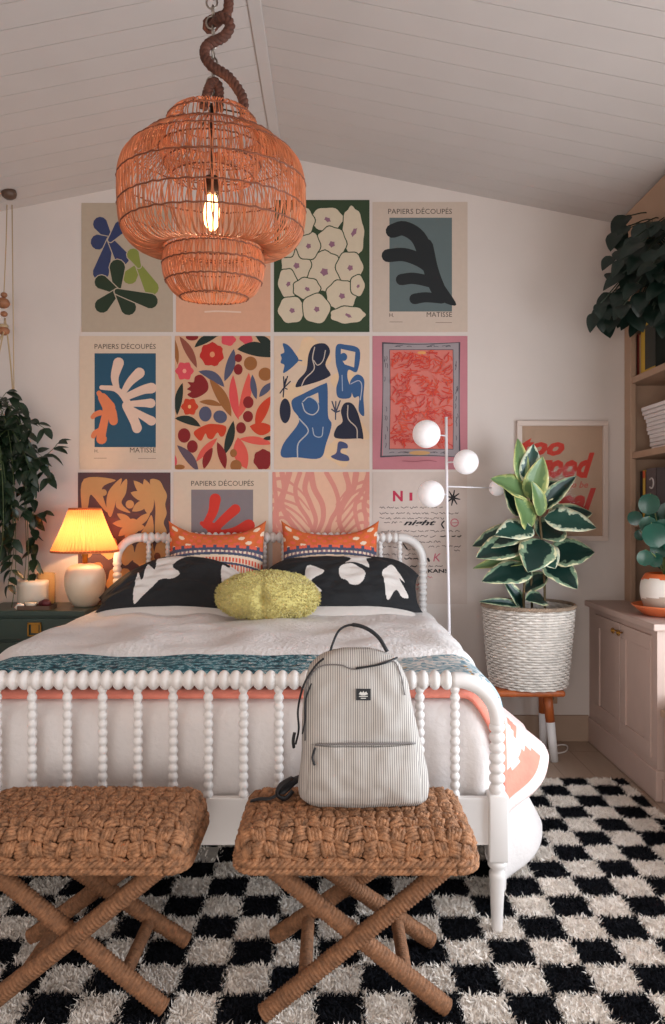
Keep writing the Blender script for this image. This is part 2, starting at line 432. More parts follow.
C4 = (70, 330, 3.167)
a = Art(79.5, 171.5, 336, 469.5, (208,184,162), C4)
a.rect(78, 74, 272, 371, (30,74,98))
pk = (218,184,164); og = (216,122,80)
a.stroke([(100,182),(150,190),(185,235),(215,310)], 14, pk, 6, 26)
for (p, w, w2) in (([(150,190),(142,150),(154,104)], 16, 34), ([(165,205),(190,165),(220,136)], 16, 34), ([(178,212),(230,190),(258,184)], 22, 34),
                   ([(190,234),(235,232),(256,232)], 18, 30), ([(188,248),(235,275),(258,288)], 18, 30), ([(180,240),(205,290),(212,312)], 30, 30)):
    a.stroke(p, w, pk, 4, w2)
for (p, w, w2) in (([(92,200),(115,245),(100,330),(100,345)], 16, 34), ([(112,230),(132,255),(138,288)], 26, 28), ([(96,262),(80,268),(72,276)], 18, 14), ([(96,318),(80,326),(74,336)], 18, 16), ([(104,215),(124,245)], 30, 40)):
    a.stroke(p, w, og, 4, w2)
a.text('PAPIERS DÉCOUPÉS', 78, 272, 60, dk); a.text('H.', 78, 90, 388, dk); a.text('MATISSE', 190, 272, 388, dk)
a.stroke([(76,406),(116,406)], 2, (150,130,116), 1); a.stroke([(216,407),(272,407)], 2, (150,130,116), 1)
a.build('poster of pale and orange fronds on a deep blue block')

C6 = (170, 330, 6.333)
a = Art(175, 270.5, 336, 469.5, (206,160,126), C6)
red = (186,36,26); dr = (128,18,20); co = (214,84,70); pkr = (212,72,82); gn = (26,38,30); bu = (78,78,100); br = (150,92,44); rb = (140,72,56); orr = (196,58,24)
a.leaf(60,40,170,240,50,rb,-8); a.leaf(30,60,50,220,30,br); a.ell(140,45,40,22,dr); a.leaf(155,110,310,30,50,gn,-14)
a.ell(265,155,74,74,red,.3,7,.08); a.ell(268,155,16,18,(220,140,100)); a.ell(370,62,46,38,pkr,0,5,.08); a.ell(482,52,42,36,pkr,.4,5,.08)
a.leaf(425,122,660,170,90,gn,-26); a.leaf(540,30,660,140,56,gn,-10); a.leaf(345,325,405,120,56,bu,8)
a.ell(92,260,54,56,pkr,0,6,.12); a.ell(92,260,12,14,(230,150,130)); a.leaf(180,262,345,362,56,bu,-22)
a.poly([(160,295),(200,285),(238,330),(240,380),(200,415),(150,432),(110,410),(135,390),(108,375),(130,355),(112,330),(150,330)],dr)
a.ell(433,178,24,26,dr); a.ell(432,250,28,34,dr); a.ell(510,212,42,44,br); a.ell(603,280,42,42,br)
a.leaf(250,310,388,550,66,br,-12); a.leaf(185,455,330,480,36,br,-8)
a.leaf(400,285,435,570,56,(214,74,72),14); a.leaf(500,270,430,560,60,co,-16)
a.leaf(522,282,548,440,40,bu,6); a.leaf(660,330,565,425,44,bu,6); a.leaf(80,335,45,540,48,gn,8)
a.ell(125,486,50,52,orr,0,6,.12); a.ell(124,486,10,12,(230,170,110)); a.ell(224,532,40,48,bu); a.ell(318,550,44,40,bu,.4)
a.ell(496,458,33,38,dr); a.ell(494,548,32,36,dr); a.ell(450,620,31,36,dr); a.leaf(640,420,545,620,66,orr,10); a.leaf(505,610,655,620,80,orr,12)
a.leaf(30,560,195,612,52,gn,-16)
a.poly([(152,645),(230,600),(290,596),(355,612),(345,665),(320,675),(300,650),(270,690),(240,685),(225,655),(200,700),(175,690)],orr)
a.leaf(402,575,345,790,54,gn,-6); a.ell(90,668,40,46,dr); a.ell(142,738,34,40,dr); a.leaf(300,685,165,835,44,co,6)
a.leaf(430,680,485,880,90,co,10); a.leaf(440,690,650,722,50,co,-6); a.leaf(590,690,660,680,26,gn)
a.leaf(270,745,215,880,50,dr,8); a.leaf(300,710,350,880,52,dr,-6); a.leaf(45,730,180,900,56,(92,72,84),-12); a.ell(402,780,22,26,br); a.ell(418,860,36,38,br); a.ell(590,820,60,64,dr,.2,7,.06)
a.leaf(30,790,34,870,26,pkr); a.ell(60,868,34,16,br)
a.build('busy poster of red flowers, berries and leaves in the middle row')

C7 = (272, 335, 6.456)
a = Art(274, 369.5, 336, 469.5, (212,184,160), C7)
b1 = (48,84,128); b2 = (26,30,52)
for (x, y, q) in ((150,400,90),(470,300,90),(560,620,70),(260,120,110),(420,760,90)): a.ell(x, y, q, q*.8, (220,186,150), random.random(), 3, .2)
a.poly([(70,55),(110,70),(150,120),(172,160),(150,190),(110,225),(72,245),(80,195),(56,180),(62,150),(56,125),(80,110)],b1)
a.stroke([(165,162),(192,166)],8,b1,1)
a.poly([(300,55),(350,60),(375,110),(345,190),(375,245),(370,268),(300,300),(195,330),(152,335),(170,290),(220,230),(235,130),(260,75)],b2)
a.stroke([(275,80),(262,150),(272,220),(215,280),(192,326)],7,(190,174,160),5); a.stroke([(270,165),(295,195),(330,165),(345,100)],6,(190,174,160),5)
a.poly([(415,70),(470,62),(565,95),(550,235),(495,225),(488,280),(512,350),(505,405),(430,405),(415,345),(432,270),(412,180)],b1)
a.poly([(445,90),(538,110),(530,210),(470,190),(444,150)],(212,184,160),False); a.ell(462,142,24,26,b1); a.stroke([(452,260),(455,360)],6,(150,160,180))
a.poly([(505,300),(550,255),(595,290),(590,400),(595,520),(560,490),(562,400),(530,405),(512,360)],b1); a.stroke([(510,315),(560,295),(580,330),(570,420)],6,(170,170,180),5)
for (x, y) in ((75,270),(100,268),(118,300),(52,375),(98,350)): a.stroke([(78,340),(x,y)],8,b2,1)
a.stroke([(88,285),(78,340),(72,400)],8,b2,3); a.ell(85,490,36,80,b2)
a.poly([(130,420),(200,380),(330,318),(358,330),(362,520),(385,580),(350,700),(310,795),(160,790),(62,785),(75,700),(175,560),(135,480)],b1)
a.poly([(235,400),(298,372),(304,440),(268,410)],(212,184,160),False)
a.stroke([(200,430),(240,400),(290,430),(300,480),(265,515),(215,495),(195,440)],7,(180,178,180),5); a.stroke([(175,540),(235,620),(170,700),(165,790)],8,(180,178,180),5)
a.stroke([(262,600),(275,650),(320,655),(330,595)],6,(170,176,186),5)
for (x, y) in ((388,430),(440,425),(386,480),(436,490)): a.stroke([(412,500),(x,y)],9,(56,62,84),1)
a.stroke([(412,430),(410,545)],8,(56,62,84),1)
a.poly([(470,440),(520,445),(560,520),(590,660),(560,668),(410,665),(415,600),(455,560),(445,490)],b2); a.stroke([(490,455),(492,540),(545,600),(550,665)],7,(190,174,160),5)
a.poly([(430,690),(480,700),(488,730),(450,735),(445,760),(490,780),(495,812),(430,810),(380,785),(415,760)],(66,74,112))
a.build('cream poster of blue and black bathing figure silhouettes and a bird')

C8 = (370, 335, 6.65)
a = Art(372.5, 467.5, 336, 469.5, (186,118,126), C8)
gy = (150,138,140); ln = (72,64,72)
a.rect(85,52,598,808,gy); a.rect(132,100,552,758,(204,112,100))
for k in range(3):
    q = k*3
    a.stroke([(82+q,50),(85,400),(70+q,808)],5,ln,6); a.stroke([(70,806+q),(330,800),(600,812)],5,ln,6); a.stroke([(600-q,815),(592,430),(598-q,50)],5,ln,6); a.stroke([(82,50+q),(330,62),(598,50)],5,ln,6)
a.stroke([(130,98),(134,430),(128,760)],4,ln); a.stroke([(552,98),(556,430),(552,760)],4,ln); a.stroke([(130,98),(552,98)],4,ln,1); a.stroke([(130,758),(552,760)],4,ln,1)
for k in range(46):
    t = random.random(); side = k % 4
    if side == 0: p = (106+random.uniform(-8,8), 110+640*t); dq = (random.uniform(-5,5), 30)
    elif side == 1: p = (574+random.uniform(-6,6), 110+640*t); dq = (random.uniform(-5,5), 30)
    elif side == 2: p = (120+440*t, 78+random.uniform(-6,6)); dq = (30, random.uniform(-5,5))
    else: p = (120+440*t, 784+random.uniform(-6,6)); dq = (30, random.uniform(-5,5))
    a.stroke([p,(p[0]+dq[0]*.5+3,p[1]+dq[1]*.5-3),(p[0]+dq[0],p[1]+dq[1])],3.5,ln,3)
a.ell(330,784,70,14,(196,150,100)); a.ell(345,118,30,10,(214,150,90))
rr = random.Random(5)
for k in range(360):
    x = rr.uniform(145,520); y = rr.uniform(112,735); an = nz((x*.008, y*.008, 2))*5+(0 if y < 480 else .9)
    P = [(x, y)]
    for q in range(4):
        an += rr.uniform(-.8,.8); x += 17*math.cos(an); y += 12*math.sin(an)
        P.append((min(max(x,138),546), min(max(y,104),752)))
    a.stroke(P, rr.choice((5,6,8)), rr.choice(((204,58,44),(210,70,48),(190,58,54),(214,84,58),(206,96,84))), 3)
a.stroke([(215,838),(300,842),(380,834),(440,842)],4,(150,80,90),4)
a.build('pink poster with red squiggles inside a hand-drawn grey frame')

C9 = (75, 470, 6.65)
a = Art(78, 170.5, 472.5, 604, (84,56,58), C9)
oc = (196,146,92)
a.poly([(60,60),(270,66),(180,120),(215,270),(190,260),(125,180),(100,170),(85,250),(60,250),(45,250)],oc)
a.ell(190,150,22,22,oc); a.poly([(310,55),(285,160),(240,310),(210,250),(225,140)],oc); a.poly([(345,60),(340,150),(310,220),(370,285),(290,260),(272,220),(300,110)],oc)
a.ell(365,228,28,28,oc)
for (x, y) in ((390,70),(460,60),(370,150),(380,275)): a.leaf(500,210,x,y,60,oc,6)
a.ell(490,210,36,80,oc)
a.poly([(500,65),(560,70),(590,120),(612,170),(600,230),(610,290),(590,350),(608,400),(600,430),(535,420),(535,250),(515,150)],oc)
for (x, y) in ((280,290),(250,355),(290,440),(340,470),(500,285),(465,380)): a.leaf(385,370,x,y,50,oc,5)
a.ell(385,375,46,52,oc); a.poly([(510,300),(520,420),(440,430),(470,370)],oc)
for (x, y, w, h) in ((100,480,60,100),(230,520,60,70),(340,560,60,70),(460,560,70,90),(570,560,50,100),(120,700,80,90),(300,740,90,90),(480,740,90,90)): a.ell(x,y,w,h,oc,.3,5,.1)
a.ell(492,495,18,22,(110,60,40)); a.ell(548,575,22,26,(110,60,40))
a.build('maroon and ochre paper-cut poster behind the table lamp')

C10 = (70, 465, 3.167)
a = Art(173.5, 268.5, 472, 604, (210,186,164), C10)
a.rect(384, 78, 580, 372, (128,116,118)); rd = (204,50,34)
for (p, w, w2) in (([(430,190),(452,150),(460,108)], 24, 36), ([(455,205),(490,170),(524,140)], 26, 32), ([(450,225),(520,215),(566,192)], 30, 40), ([(418,185),(450,200),(470,240)], 14, 60),
                   ([(470,240),(440,290),(430,320)], 40, 30), ([(480,240),(540,270),(560,285)], 36, 30)): a.stroke(p, w, rd, 4, w2)
a.text('PAPIERS DÉCOUPÉS', 384, 582, 66, dk)
a.text('H.', 384, 398, 390, dk); a.text('MATISSE', 500, 580, 390, dk)
a.build('poster of a red frond on a grey block above the bed')

C11 = (265, 465, 3.167)
a = Art(272.5, 369.5, 472, 604, (226,178,150), C11)
pp = (212,138,124)
for k in range(11):
    x0 = 24+k*30; P = []; 
    for q in range(9):
        t = q/8; y = 25+t*400
        P.append((175+(x0-175)*(1.2-.7*t)+20*math.sin(t*11+k*.9)+10*math.sin(k*2.1+t*4), y))
    a.stroke([(min(max(x,26),328), y) for x, y in P], 15+5*((k*7) % 3)/2, pp, 4, 8)
for k in range(7):
    y0 = 45+k*27
    a.stroke([(26,y0),(60,y0+14*math.sin(k)),(105,y0+30),(140,y0+70)], 12, pp, 4, 4); a.stroke([(328,y0+6),(300,y0+12*math.cos(k)),(262,y0+34),(225,y0+80)], 12, pp, 4, 4)
a.build('peach poster of wavy pink rays above the headboard')

C12 = (370, 470, 6.65)
a = Art(372.5, 467, 472, 604, (204,186,176), C12)
mg = (184,40,72); ik = (96,84,84); bkk = (34,28,30)
a.text('N', 152, 218, 205, mg, bold=.04); a.text('I', 262, 282, 200, mg, bold=.06, h=50)
for k in range(8):
    an = 2*PI*k/8+.2; a.stroke([(552,185),(552+46*math.cos(an), 185+50*math.sin(an))], 14, bkk, 1, 7)
rr = random.Random(9)
def scrib(x0, x1, y, c=ik, w=4.2, am=8):
    x = x0
    while x < x1-14:
        wl = rr.uniform(24,60); P = []; xx = x
        while xx < min(x+wl, x1): P.append((xx, y+rr.uniform(-am,am*.6))); xx += 7
        if len(P) > 2: a.stroke(P, w, c, 2)
        x += wl+rr.uniform(8,14)
for (x0, x1, y) in ((65,500,252),(65,610,290),(65,500,322),(95,215,352),(75,600,408),(290,460,442),(330,470,478),(75,180,512),(390,610,510),(240,320,530),(560,600,535),(75,320,562),(390,500,640)): scrib(x0, x1, y)
for (x0, x1, y) in ((470,515,443),(545,608,442),(230,325,590),(215,325,642),(75,140,640)): scrib(x0, x1, y, bkk, 6.5, 6)
a.text('night', 222, 440, 366, bkk, shear=.4, bold=.03, h=34); a.stroke([(492,340),(476,362),(490,386)], 9, bkk, 4)
a.ell(562,350,28,28,(198,110,122)); a.ell(562,350,21,21,(204,186,176)); a.stroke([(545,352),(580,350)],5,(198,110,122),1)
a.text('K', 420, 470, 608, (190,88,108), shear=.2); a.stroke([(222,492),(245,525)],9,bkk,1); a.stroke([(385,590),(392,604)],14,bkk,1)
a.text('KANS', 385, 520, 682, bkk, h=24, bold=.03); a.stroke([(252,685),(250,725)],14,bkk,1); scrib(385,420,715,(190,110,110)); scrib(265,330,765,(200,90,90),5,14)
scrib(265,340,790,(200,90,90),5,10)
a.build('pale poster covered in handwriting with pink letters N I behind the globe lamp')

# framed print near the corner
r = empty('framed_print', px(562, 541, YW-.01), 'white framed kraft print with red brush lettering behind the rubber plant', 'picture')
a0 = px(516.5, 541, YW-.012); a1 = px(607.5, 421, YW-.012); fw = .032
m = MB()
for (x0, x1, z0, z1) in ((a0.x,a1.x,a0.z,a0.z+fw),(a0.x,a1.x,a1.z-fw,a1.z),(a0.x,a0.x+fw,a0.z+fw,a1.z-fw),(a1.x-fw,a1.x,a0.z+fw,a1.z-fw)):
    m.box(x0, x1, YW-.03, YW-.001, z0, z1, bev=.003)
m.build('frame', mat('frame paint', (206,186,174), .45), r, smooth=False)
YPs = YP; YP = YW-.008
CF = (510, 415, 6.333)
a = Art(520.5, 604, 424, 537, (186,152,126), CF)
rr2 = (206,52,32)
a.text('too', 60, 345, 250, rr2, shear=.35, bold=.05, h=105); a.text('good', 150, 535, 388, rr2, shear=.4, bold=.05, h=150)
a.text('to be', 370, 495, 460, (196,96,80), shear=.3, bold=.02, h=40); a.text('real', 230, 545, 612, (190,58,48), shear=.4, bold=.05, h=150)
a.build('', 'print', None, r); YP = YPs
m = MB(); m.box(a0.x+fw-.004, a1.x-fw+.004, YW-.017, YW-.014, a0.z+fw-.004, a1.z-fw+.004); m.build('glass', glassmat('picture glass', (90,90,90), alpha=.05), r, smooth=False)
# ------------------------------------------------------------------ rug
RA = .14; RX0, RY0 = .583, 2.145
def rug_black(x, y): return (round((x-RX0)/RA)+round((y-RY0)/RA)) % 2 == 0
rx0, rx1, ry0, ry1 = -2.35, 1.56, 1.15, 4.0
M_rw = mat('ivory wool pile', (240,230,220), .95, var=.12, scale=40, spec=.1); M_rb = mat('black wool pile', (24,25,30), .95, var=.3, scale=40, spec=.1)
m = MB(); nx_ = int((rx1-rx0)/.035); ny_ = int((ry1-ry0)/.035)
m.grid(lambda u, v: (rx0+(rx1-rx0)*u, ry0+(ry1-ry0)*v, .008), nx_, ny_, mf=lambda u, v: 1 if rug_black(rx0+(rx1-rx0)*u, ry0+(ry1-ry0)*v) else 0)
rug = empty('rug', ((rx0+rx1)/2, (ry0+ry1)/2, 0), 'shaggy black and ivory checkered rug covering the floor under the bed', 'rug')
m.build('backing', [M_rw, M_rb], rug, smooth=False, solid=.014)
def pile():
    N = 420000
    x = rng.uniform(rx0, rx1, N); y = rng.uniform(ry0, ry1, N)
    keep = (y < 3.0) | (x > .3) | (rng.rand(N) < .15); x = x[keep]; y = y[keep]; N = len(x)
    cell = np.round((x-RX0)/RA)+np.round((y-RY0)/RA); blk = (cell % 2 == 0)
    # tufts lean in clumps
    cx = np.sin(x*37+np.sin(y*29)*2)+np.sin(x*91+y*57); cy = np.cos(y*41+np.sin(x*33)*2)+np.sin(y*83-x*61)
    lx = cx*.003+rng.normal(0, .007, N); ly = cy*.003+rng.normal(0, .007, N)-.001
    h = rng.uniform(.010, .021, N); an = rng.uniform(0, PI, N); w = rng.uniform(.0016, .003, N)
    dx = np.cos(an)*w; dy = np.sin(an)*w
    V = np.zeros((N, 5, 3), np.float32)
    V[:,0] = np.stack([x-dx, y-dy, np.full(N,.01)], 1); V[:,1] = np.stack([x+dx, y+dy, np.full(N,.01)], 1)
    V[:,2] = np.stack([x+lx*.4+dx*1.1, y+ly*.4+dy*1.1, .01+h*.6], 1); V[:,3] = np.stack([x+lx*.4-dx*1.1, y+ly*.4-dy*1.1, .01+h*.6], 1)
    V[:,4] = np.stack([x+lx*1.3, y+ly*1.3, .01+h], 1)
    V[:,:,0] -= rug.location.x; V[:,:,1] -= rug.location.y
    me = bpy.data.meshes.new('pile')
    me.vertices.add(N*5); me.vertices.foreach_set('co', V.reshape(-1))
    b = np.arange(N)*5
    q = np.stack([b, b+1, b+2, b+3], 1); t = np.stack([b+3, b+2, b+4], 1)
    loops = np.concatenate([q, t], 1).reshape(-1)
    me.loops.add(len(loops)); me.loops.foreach_set('vertex_index', loops.astype(np.int32))
    st = np.stack([np.arange(N)*7, np.arange(N)*7+4], 1).reshape(-1); me.polygons.add(2*N); me.polygons.foreach_set('loop_start', st.astype(np.int32))
    me.materials.append(M_rw); me.materials.append(M_rb)
    me.polygons.foreach_set('material_index', np.repeat(blk.astype(np.int32), 2))
    me.update(calc_edges=True); me.validate()
    o = bpy.data.objects.new('pile', me); COL.objects.link(o); o.parent = rug; o['kind'] = 'stuff'
pile()

# ------------------------------------------------------------------ spindle bed
BX0, BX1 = -1.345, .563; YF = 2.55; YH = 4.655
M_bed = mat('white bed paint', (232,226,222), .38, var=.02, scale=10)
bed = empty('spindle_bed', ((BX0+BX1)/2, 3.6, 0), 'white painted wooden spindle bed with beaded headboard and footboard', 'bed')
def beaded(m, pts, R, r, pitch, n=12, step=.0045, cut=None):
    P = resample(pts, step); L = arclen(P); tot = L[-1]; k = max(1, round(tot/pitch)); rad = []
    for l in L:
        t = (l/tot*k) % 1; rad.append(r+(R-r)*math.sin(PI*t)**.75)
    m.sweep(P, rad, n)
def frame_end(y, ztop, zb0, zb1, blk, rail_z, pitch_rail, head):
    Rc = .143; xl, xr = BX0, BX1; zt = ztop
    for x, s in ((xl, 1), (xr, -1)):
        m = MB()
        m.box(x-.033, x+.033, y-.033, y+.033, zb0, zb1, bev=.005)
        z0 = .014 if not head else .0
        prof = [(.014,z0),(.019,z0+.01),(.019,.03+z0),(.027,zb0-.06),(.027,zb0-.045),(.02,zb0-.035),(.032,zb0-.02),(.032,zb0-.008),(.024,zb0)]
        m.lathe((x, y, 0), prof, 20)
        beaded(m, [Vector((x,y,zb1-.004)), Vector((x,y,zt-Rc-.0))], .028, .017, .036)
        arc = [Vector((x+s*Rc*(1-math.cos(a)), y, zt-Rc+Rc*math.sin(a))) for a in [PI/2*k/14 for k in range(15)]]
        m.sweep([Vector((x,y,zt-Rc-.012))]+arc+[arc[-1]+Vector((s*.012,0,0))], [.023]+[.025]*5+[.026]*5+[.027]*5+[.027], 14)
        m.build('post', M_bed, bed)
    m = MB(); beaded(m, [Vector((xl+Rc+.01,y,zt)), Vector((xr-Rc-.01,y,zt))], .034, .016, pitch_rail, 14); m.build('top_rail', M_bed, bed)
    m = MB(); m.box(xl+.03, xr-.03, y-.014, y+.014, rail_z[0], rail_z[1], bev=.003); m.build('bottom_rail', M_bed, bed, smooth=False)
    for k in range(14):
        x = .419-k*.1206-.0
        if x < xl+.08: break
        m = MB(); zz = [rail_z[1]-.005, zt-.03]
        beaded(m, [Vector((x,y,zz[0])), Vector((x,y,zz[1]+.015))], .0172, .0095, .0305, 10); m.build('spindle', M_bed, bed)
frame_end(YF, .875, .263, .49, None, (.315, .475), .040, False)
frame_end(YH, 1.29, .263, .49, None, (.50, .62), .040, True)
for x in (BX0, BX1):
    m = MB(); m.box(x-.014, x+.014, YF+.03, YH-.03, .315, .475, bev=.003); m.build('side_rail', M_bed, bed, smooth=False)
m = MB()
for k in range(9): m.box(BX0+.015, BX1-.015, 2.72+k*.22, 2.80+k*.22, .34, .36)
m.build('slat', M_bed, bed, smooth=False)
m = MB(); m.box(BX0+.05, BX1-.05, 2.64, 4.60, .362, .71, bev=.05); o = m.build('mattress', mat('mattress ticking', (224,218,210), .9)); tag(o, 'white mattress lying in the bed frame under the bedding', 'mattress')

# ------------------------------------------------------------------ bedding: cloth laid over the mattress
def drape(name, mats, q, R, ext, ztop, top=None, flare=(0,0), step=.03, th=.03, wob=.008, mfun=None, wz=.01, seed=0, wscale=2.2, fold=0, subs=1, fwave=0):
    """q = flat core (x0,x1,y0,y1); ext = overhang (left,right,front,back)"""
    x0, x1, y0, y1 = q; yfoot = y0-R
    U0, U1, V0, V1 = x0-ext[0], x1+ext[1], y0-ext[2], y1+ext[3]
    nu = int((U1-U0)/step); nv = int((V1-V0)/step)
    m = MB()
    def fn(a, b):
        u = U0+(U1-U0)*a; v = V0+(V1-V0)*b
        if fwave and v < y0+.25: v = v+fwave*nz((u*2.6, 0, seed))*(y0+.25-v)/(.25+ext[2])
        cx = min(max(u, x0), x1); cy = min(max(v, y0), y1)
        dx, dy = u-cx, v-cy; d = math.hypot(dx, dy)
        if dx and dy:
            ex = ext[1] if dx > 0 else ext[0]; ey = (ext[3] if dy > 0 else ext[2])+1e-6
            tt = max(abs(dx)/ex, abs(dy)/ey); L_ = ex*(dx/d)**2+ey*(dy/d)**2; dx, dy = dx/d, dy/d; d = tt*L_; dx *= d; dy *= d
        z = ztop+(top(cx, cy) if top else 0)
        s = seed*7.3
        if d < 1e-6:
            return (cx, cy, z+wz*(nz((u*wscale, v*wscale, s))+.5*nz((u*6, v*6, s+3))))
        ux, uy = dx/d, dy/d; an = min(d/R, PI/2); dr = max(0, d-R*PI/2)
        r_ = R*math.sin(an); z -= R*(1-math.cos(an)); z -= dr
        fl = flare[0] if ux > .3 or ux < -.3 else flare[1]
        f = fl*abs(ux) if fl == flare[0] else fl
        sm = min(1, max(0, (cy-yfoot-.10)/.38)); s2 = min(1, max(0, (4.05-cy)/.45)); f *= sm*sm*(3-2*sm)*s2
        r_ += dr*f
        z += dr*(1-math.sqrt(max(0, 1-min(f, .95)**2)))
        w = (wob*nz((u*wscale*1.3, v*wscale*1.3, s+5)))*min(1, d/R)+fold*math.sin((v if abs(ux) > abs(uy) else u)*26+2.5*nz((u*2, v*2, s)))*min(1, dr/.25)
        k = 1-min(1, d/R)
        return (cx+ux*(r_+w), cy+uy*(r_+w), z+wz*k*(nz((u*wscale, v*wscale, s))+.5*nz((u*6, v*6, s+3))))
    m.grid(fn, nu, nv, mf=(lambda a, b: mfun(U0+(U1-U0)*a, V0+(V1-V0)*b)) if mfun else None)
    o = m.build(name, mats, None)
    md = o.modifiers.new('solid', 'SOLIDIFY'); md.thickness = th; md.offset = 1
    if subs: sb = o.modifiers.new('sub', 'SUBSURF'); sb.levels = subs; sb.render_levels = subs
    return o
M_duv = mat('white crinkled cotton', (232,224,220), .9, bump=.8, bscale=55, var=.03, scale=9, sheen=.2)
M_com = mat('off white comforter', (228,220,216), .92, bump=.35, bscale=40, var=.03, scale=9)
M_cor = mat('coral cotton', (234,140,120), .9, bump=.3, bscale=60, var=.12, scale=14)
M_pnk = mat('blush cotton', (238,206,200), .9, bump=.3, bscale=60, var=.08, scale=10)
ZT = .745
# 1 white comforter hanging down the sides and inside the footboard
o = drape('comforter', [M_com], (-1.255, .475, 2.76, 4.45), .125, (.72, .80, .50, .12), ZT+.022, step=.03, th=.02, flare=(.46, .0), wob=.02, wz=.008, seed=1, fold=.010)
tag(o, 'off-white comforter hanging to near the floor at both bed sides and behind the footboard spindles', 'comforter')
# 2 coral edged blanket
def blanket_m(u, v):
    if u < .66 and v < 2.90: return 0
    if .84+.2*nz((v*5, 1, 4)) < u < .975 and 2.80 < v < 3.02-.2*nz((u*6, v*6, 3)): return 0
    return 1
o = drape('blanket', [M_cor, M_pnk], (-1.30, .49, 2.715, 3.6), .12, (.5, .54, .035, 0), ZT+.036, step=.016, th=.016, flare=(.78, .0), wob=.02, wz=.006, seed=2, mfun=blanket_m, fold=.008)
tag(o, 'blush blanket with a coral band along its foot edge, folded out under the quilt', 'blanket')
# 3 teal patterned quilt
def quilt_mat():
    m = mat('teal speckled quilt', (40,96,110), .9)
    nt = m.node_tree; b = nt.nodes['Principled BSDF']
    tc = nt.nodes.new('ShaderNodeTexCoord')
    v = nt.nodes.new('ShaderNodeTexVoronoi'); v.inputs['Scale'].default_value = 55; nt.links.new(tc.outputs['Object'], v.inputs[0])
    n = nt.nodes.new('ShaderNodeTexNoise'); n.inputs['Scale'].default_value = 34; n.inputs['Detail'].default_value = 6; nt.links.new(tc.outputs['Object'], n.inputs[0])
    r = nt.nodes.new('ShaderNodeValToRGB'); cr = r.color_ramp; cr.interpolation = 'CONSTANT'
    for p, c in ((0,(20,48,62)),(.40,(28,84,98)),(.48,(60,126,138)),(.54,(160,190,196)),(.60,(36,70,92)),(.66,(206,200,190))):
        e = cr.elements[0] if p == 0 else (cr.elements[1] if p == .40 else cr.elements.new(p)); e.position = p; e.color = srgb(*c)
    nt.links.new(n.outputs[0], r.inputs[0])
    # paler towards the right hand end of the cloth (its printed pattern changes)
    sp = nt.nodes.new('ShaderNodeSeparateXYZ'); nt.links.new(tc.outputs['Object'], sp.inputs[0])
    mr = nt.nodes.new('ShaderNodeMapRange'); mr.inputs[1].default_value = -.2; mr.inputs[2].default_value = .9; nt.links.new(sp.outputs[0], mr.inputs[0])
    gt = nt.nodes.new('ShaderNodeMath'); gt.operation = 'GREATER_THAN'; nt.links.new(mr.outputs[0], gt.inputs[0])
    n2 = nt.nodes.new('ShaderNodeTexNoise'); n2.inputs['Scale'].default_value = 60; nt.links.new(tc.outputs['Object'], n2.inputs[0])
    a2 = nt.nodes.new('ShaderNodeMath'); a2.operation = 'ADD'; a2.inputs[1].default_value = .02; nt.links.new(n2.outputs[0], a2.inputs[0]); nt.links.new(a2.outputs[0], gt.inputs[1])
    r2 = nt.nodes.new('ShaderNodeValToRGB'); c2 = r2.color_ramp; c2.interpolation = 'CONSTANT'
    for p, c in ((0,(196,150,60)),(.08,(172,186,190)),(.42,(120,152,164)),(.58,(220,214,208)),(.86,(84,96,118))):
        e = c2.elements[0] if p == 0 else (c2.elements[1] if p == .08 else c2.elements.new(p)); e.position = p; e.color = srgb(*c)
    nt.links.new(v.outputs['Color'], r2.inputs[0])
    mx = nt.nodes.new('ShaderNodeMix'); mx.data_type = 'RGBA'; nt.links.new(gt.outputs[0], mx.inputs[0]); nt.links.new(r.outputs[0], mx.inputs[6]); nt.links.new(r2.outputs[0], mx.inputs[7])
    nt.links.new(mx.outputs[2], b.inputs['Base Color'])
    bp = nt.nodes.new('ShaderNodeBump'); bp.inputs['Strength'].default_value = .4; bp.inputs['Distance'].default_value = .01; nt.links.new(n.outputs[0], bp.inputs['Height']); nt.links.new(bp.outputs[0], b.inputs['Normal'])
    return m
M_quilt = quilt_mat(); M_must = mat('mustard embroidery', (190,140,56), .9, var=.3, scale=60)
o = drape('quilt', [M_quilt, M_must], (-1.31, .50, 2.79, 3.45), .115, (.33, .32, .05, 0), ZT+.078, step=.028, th=.026, flare=(.55, 0), wob=.015, wz=.016, seed=4,
          mfun=lambda u, v: 1 if (u > .72 and v > 2.75 and nz((u*14, v*14, 1)) > -.1) else 0)
tag(o, 'teal and pale blue speckled quilt folded across the foot of the bed', 'quilt')
# 4 white duvet
o = drape('duvet', [M_duv], (-1.33, .47, 3.22, 4.42), .125, (.34, .24, .13, .0), ZT+.105, step=.026, th=.034, flare=(.55, .1), wob=.03, wz=.030, seed=6, wscale=4.2, fwave=.14)
tag(o, 'puffy white crinkled duvet spread over the upper bed in front of the pillows', 'duvet')

